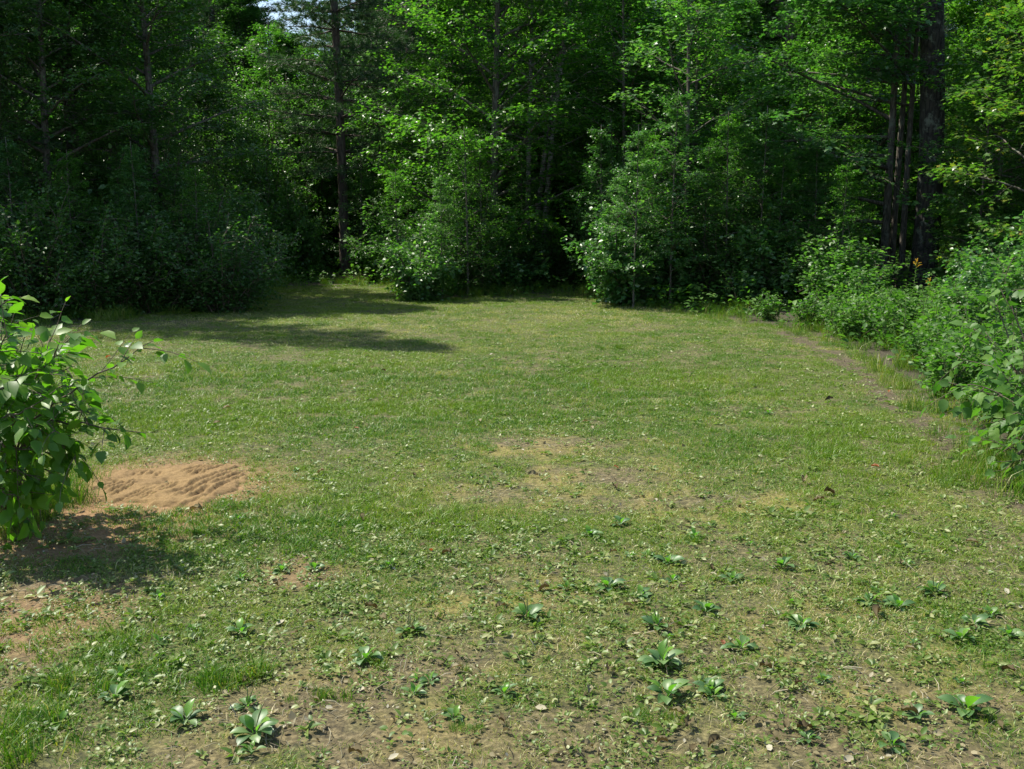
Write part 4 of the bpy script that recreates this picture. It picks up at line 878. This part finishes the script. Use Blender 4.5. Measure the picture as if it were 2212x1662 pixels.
# weeds at the lawn edge
wd = bush(RG(77), .55, .28, 9, 12, 6, L=.06, ratio=.62, T=T_MD, tlen=.12)
w0 = bush_obj('broadleaf_weed', 'leafy weed tuft standing where the worn path starts', 'weed', wd, at(1930, 12.6), leaf='herb', group='leafy weeds along the right lawn edge', wood='stem')
cnt = 0
while cnt < 60:
    Y_ = 6.6+rg.random()*9; x_ = rg.uniform(2.2, 7.5); q = float(polydist(np.array([x_]), np.array([Y_]))[0])
    if not (-1.7 < q < -.42) or abs(x_) > .5*Y_+.8: continue
    s_ = .5+.7*rg.random(); copy_tree(w0, (x_, Y_, gz(x_, Y_)), rg.random()*6.28, s_, ('low' if s_ < .75 else 'medium' if s_ < .97 else 'tall')+' leafy weed tuft at the right lawn edge, '+('beside the near large-leaved shrub' if Y_ < 8.2 else 'in front of the goldenrod stand' if Y_ < 11 else 'where the goldenrod stand ends' if Y_ < 13 else 'below the thick trunk'), 'leafy weeds along the right lawn edge'); cnt += 1

# dead bleached twig standing before the left bushes
d0 = G(108, 694); r = thing('dead_twig', 'bare bleached twig with bent tip in front of the left bushes', 'twig', tuple(d0))
g = Geo(); Yd = d0[1]; g.add(*tube(np.array([P(108, 696, Yd), P(112, 680, Yd), P(114, 664, Yd), P(132, 657, Yd-.1), P(150, 660, Yd-.2)])-d0, (.010, .009, .008, .006, .003), 5)); g.obj('main_twig', M['deadwood'], r)
g = Geo(); g.add(*tube(np.array([P(111, 690, Yd), P(120, 684, Yd-.1), P(128, 680, Yd-.1)])-d0, (.006, .005, .003), 5)); g.obj('side_twig', M['deadwood'], r)

# ------------------------------------------------------------------ plantains in the lawn
def plantain_leaf(rng, L, W, mat):
    n = 7; t = np.linspace(0, 1, n+1); V = []; F = []
    half = W/2*np.where(t < .28, .10+.05*t, np.sin(np.pi*np.clip((t-.22)/.78, 0, 1)**.8)**.75+.06*(1-t)); half[-1] = .0005
    for k, tt in enumerate(t):
        zc = L*(.30*np.sin(tt*1.9)-.16*tt**2); xx = L*tt*.97
        for s in (-1, -.5, 0, .5, 1): V.append((xx, s*half[k], zc+(.22*abs(s)-.05*(abs(s) == .5))*half[k]+.02*half[k]*rng.normal()))
    for k in range(n):
        for c in range(4):
            a = k*5+c; F += [(a, a+1, a+6), (a, a+6, a+5)]
    return mesh('leaf', V, F, mat, {'lv': np.full(len(V), rng.random())})
PL = [plantain_leaf(rg, .084, .041, M['plantain']) for _ in range(5)]; PN = [plantain_leaf(rg, .075, .034, M['plantain_new']) for _ in range(2)]
def spike(rg):
    p = curve_pts(rg, (0, 0, 0), (rg.normal(0, .15), rg.normal(0, .15), 1), .09, 4, 0, .05); V1, F1 = tube(p, (.0012, .0012, .0026, .0016), 4); return mesh('seed_stalk', V1, F1, M['stem'], {'lv': np.full(len(V1), .4)})
SPK = [spike(rg) for _ in range(2)]
LPL = []
def beside(x, y):
    a = sorted(LPL, key=lambda q: (q[0]-x)**2+(q[1]-y)**2)[0]; dx, dy = x-a[0], y-a[1]
    side = ('right of' if dx > 0 else 'left of') if abs(dx) > abs(dy) else ('behind' if dy > 0 else 'in front of'); far_ = 'just ' if math.hypot(dx, dy) < .3 else ''
    return far_+side+' the '+' '.join(a[2].split(',')[0].split()[:7])
def plantain(u, v, s, label, nl=9, spikes=0, group=None, pos=None):
    g = G(u, v) if pos is None else pos; z = gz(g[0], g[1]); r = thing('plantain', label, 'plantain', (g[0], g[1], z), rg.random()*6.28, group, s*.97)
    a0 = rg.random()*6.28
    nl = nl+3
    for k in range(nl):
        a = a0+k*2.4+rg.normal(0, .32); inner = k >= nl-2; me = PN[k % 2] if inner else PL[int(rg.integers(0, 5))]
        el = (-.75 if inner else -.12)+rg.normal(0, .15); o = link('leaf', me, r); sc = (.65 if inner else .60)+.5*rg.random()
        o.matrix_local = Matrix.Rotation(a, 4, 'Z') @ Matrix.Translation((.006, 0, .004)) @ Matrix.Rotation(el, 4, 'Y') @ Matrix.Rotation(rg.normal(0, .2), 4, 'X') @ Matrix.Scale(sc, 4)
    for k in range(spikes):
        o = link('seed_stalk', SPK[k % 2], r); o.rotation_euler = (rg.normal(0, .15), rg.normal(0, .15), rg.random()*6.28)
for a in ((550, 1590, 1.15, 'largest plantain rosette, near the bottom edge left of centre', 11, 1), (790, 1432, 1., 'plantain on bare dirt with one bright upright leaf, left of centre', 8, 0),
          (885, 1372, .8, 'ragged plantain with several seed stalks beside dry leaves', 7, 5), (245, 1512, .95, 'flat plantain in green grass at the lower left', 8, 0), (520, 1370, .85, 'plantain half hidden in grass left of the ragged one', 8, 0),
          (400, 1560, .9, 'pale flat plantain just left of the largest rosette', 7, 0), (535, 1530, .8, 'small pale plantain directly behind the largest rosette', 6, 2), (680, 1232, .8, 'plantain with dark seed stalks on the reddish bare spot', 8, 3),
          (840, 1225, .65, 'small stalky plantain right of the reddish bare spot', 6, 3), (610, 1235, .65, 'small plantain at the rim of the weed patch, left middle', 7, 0), (1140, 1340, 1., 'plantain near the middle of the front lawn', 9, 2),
          (1315, 1270, 1., 'plantain with two pale broad leaves right of centre', 8, 1), (1385, 1292, .8, 'small plantain touching the one with two pale leaves', 7, 0), (1525, 1325, 1., 'plantain with a few long leaves, between the shiny pair and the middle one', 7, 1),
          (1420, 1360, 1., 'plantain with reddish centre above the double rosette', 9, 2), (1430, 1440, 1.15, 'dense glossy plantain with many leaves, upper of the large pair', 13, 1), (1440, 1508, 1.1, 'big plantain with one bright upright leaf, lower of the large pair', 9, 0),
          (1535, 1500, .75, 'flat narrow plantain right of the large pair', 7, 0), (1730, 1357, .95, 'neat round dark plantain rosette alone on dry ground', 13, 0), (1580, 1250, .8, 'light plantain above the long-leaved one', 8, 0),
          (1445, 1215, .9, 'fresh green plantain in the middle distance right of centre', 10, 0), (1690, 1225, .9, 'plantain with one long pale leaf, right middle', 7, 0), (1275, 1155, .8, 'plantain with pale leaves in the middle distance', 7, 0), (1340, 1130, .75, 'green plantain just beyond the pale-leaved one', 8, 0),
          (2020, 1285, 1., 'bright plantain highest in the right-hand cluster', 9, 2), (1880, 1305, .95, 'plantain at the left of the right-hand cluster', 8, 1), (1940, 1315, .9, 'plantain between the two others of the right-hand cluster', 8, 0), (2075, 1390, .9, 'two-tone flat plantain below the right-hand cluster', 8, 0),
          (2100, 1355, .85, 'bluish plantain near the right edge', 9, 0), (2180, 1380, .7, 'small plantain cut close by the right edge', 5, 0), (2085, 1545, 1.25, 'plantain with very broad leaves at the lower right', 6, 0), (1980, 1560, .8, 'small plantain left of the very broad-leaved one', 7, 0),
          (1600, 1405, .9, 'plantain with a thick pale leaf right of the dense pair', 7, 0), (1590, 1560, .6, 'small pale plantain in the grass at the bottom', 6, 0), (1925, 1625, .8, 'plantain at the bottom edge on gritty ground', 6, 0), (1745, 1610, .6, 'small plantain on the bottom edge right of centre', 5, 0),
          (1840, 1205, .75, 'leafy plantain at the right middle beside the worn line', 8, 1), (1960, 1220, .7, 'upright plantain in green grass at the right', 6, 0), (1500, 1160, .7, 'plantain row end in the middle distance', 8, 0), (2140, 1330, .7, 'low plantain at the right margin', 7, 0),
          (930, 1480, .6, 'little plantain on the bare dirt at bottom centre', 5, 0), (980, 1560, .6, 'little reddish plantain near the bottom centre', 5, 0), (640, 1010, .5, 'dark small plantain in the greener lawn at the left', 6, 0), (1660, 893, .7, 'dark small weed-like plantain out in the right lawn', 7, 0)):
    plantain(*a); g_ = G(a[0], a[1]); LPL.append((g_[0], g_[1], a[3]))
# small rosettes scattered at random, alike
cnt = 0
while cnt < 26:
    u, v = rg.uniform(80, 2180), rg.uniform(1080, 1640); g = G(u, v)
    if float(sandmask(np.array([g[0]]), np.array([g[1]]))[0]) > .1 or (u < 260 and v < 1200) or (u < 1000 and rg.random() < .5): continue
    plantain(u, v, .35+.3*rg.random(), 'small young plantain '+beside(g[0], g[1]), 5, 0, 'small young plantain rosettes in the front lawn'); cnt += 1

# ------------------------------------------------------------------ loose fallen leaves, each a thing
def dry_leaf(rng, L, mat, curl):
    n = 6; t = np.linspace(0, 1, n+1); prof = np.sin(np.pi*np.clip(t, .02, .99)**.85)**.8; V = []; F = []
    for k, tt in enumerate(t):
        for s in (-1, 0, 1):
            wv = prof[k]*L*.27*(1+.15*rng.normal()); V.append((tt*L-L/2, s*wv, abs(s)*curl*L*.35*(1+.3*rng.normal())+.25*curl*L*math.sin(tt*3.1)+.004))
    for k in range(n):
        for c in range(2): a = k*3+c; F += [(a, a+1, a+4), (a, a+4, a+3)]
    return mesh('fallen_leaf', V, F, mat, {'lv': np.full(len(V), .05+.55*rng.random())})
DL = [dry_leaf(rg, .05+.02*rg.random(), M['litter'], .3+.6*rg.random()) for _ in range(6)]; RL = [dry_leaf(rg, .06, M['rust'], .5) for _ in range(2)]
def fall(u, v, label, me, s=1., group=None, rz=None):
    g = G(u, v); o = link('fallen_leaf', me); o.location = (g[0], g[1], gz(g[0], g[1])+.012); o.rotation_euler = (rg.normal(0, .25), rg.normal(0, .25), rg.random()*6.28); o.scale = (s,)*3
    o['label'] = label; o['category'] = 'leaf'
    if group: o['group'] = group
for a in ((1790, 866, 'pale tan leaf lying alone in the right lawn', DL[0], 1.6), (1735, 1045, 'long pale dry leaf in the middle of the right lawn', DL[1], 1.5), (1890, 1012, 'curled reddish-brown leaf in green grass at the right', RL[0], 1.1),
          (1770, 1085, 'flat tan leaf below the long pale one', DL[2], 1.2), (770, 925, 'small orange leaf in the greener lawn left of centre', RL[1], .8), (490, 883, 'white-looking dry leaf left of centre', DL[3], 1.5),
          (468, 917, 'pale leaf behind the sand patch', DL[4], 1.3), (235, 775, 'reddish leaf on the lawn beyond the near left shrub', RL[0], 1.7), (425, 1100, 'bleached leaf at the front rim of the sand patch', DL[5], 1.3),
          (360, 1040, 'pale leaf lying on the sand patch', DL[0], .8), (330, 1030, 'second pale leaf on the sand, left of the first', DL[3], .7), (1560, 1400, 'orange-brown leaf above the flat narrow plantain', RL[1], .7),
          (1480, 1580, 'tan curled leaf beside the lower large plantain', DL[1], 1.1), (1460, 1555, 'grey-tan leaf touching the lower large plantain', DL[2], 1.), (985, 1460, 'curled brown leaf on bare dirt at bottom centre', DL[4], 1.1),
          (1900, 1335, 'straw-coloured leaf in front of the right-hand plantain cluster', DL[5], 1.3), (1965, 1560, 'tan leaf left of the very broad-leaved plantain', DL[0], 1.2), (2020, 870, 'pale leaf on the worn path at the right', DL[3], 1.2),
          (1920, 850, 'brown leaf in the middle of the worn path', RL[0], 1.), (2065, 1005, 'whitish leaf beneath the near right shrub', DL[4], 1.2), (1330, 1010, 'reddish leaf on the mossy bare patch', RL[1], .8), (930, 1195, 'dark brown leaf near the centre of the lawn', RL[0], .9),
          (800, 1322, 'pale pair-like folded leaf left of the ragged plantain', DL[2], 1.2), (1085, 1580, 'grey curled leaf at the bottom centre', DL[1], .9)):
    fall(*a[:4], a[4]*.8)
for k in range(90):
    v = rg.uniform(1180, 1655) if k < 75 else rg.uniform(800, 1180); u = rg.uniform(500, 2200); q_ = .35+.45*rg.random()*(1 if k < 75 else 1.6); g_ = G(u, v)
    fall(u, v, ('tiny' if q_ < .5 else 'small')+' curled dry leaf '+beside(g_[0], g_[1]), DL[k % 6], q_, 'small dry leaves lying about the lawn')

# no camera tricks: every Empty keeps only its own parts
print('TRIS', sum(len(m.polygons) for m in bpy.data.meshes), 'OBJ', len(S.objects))
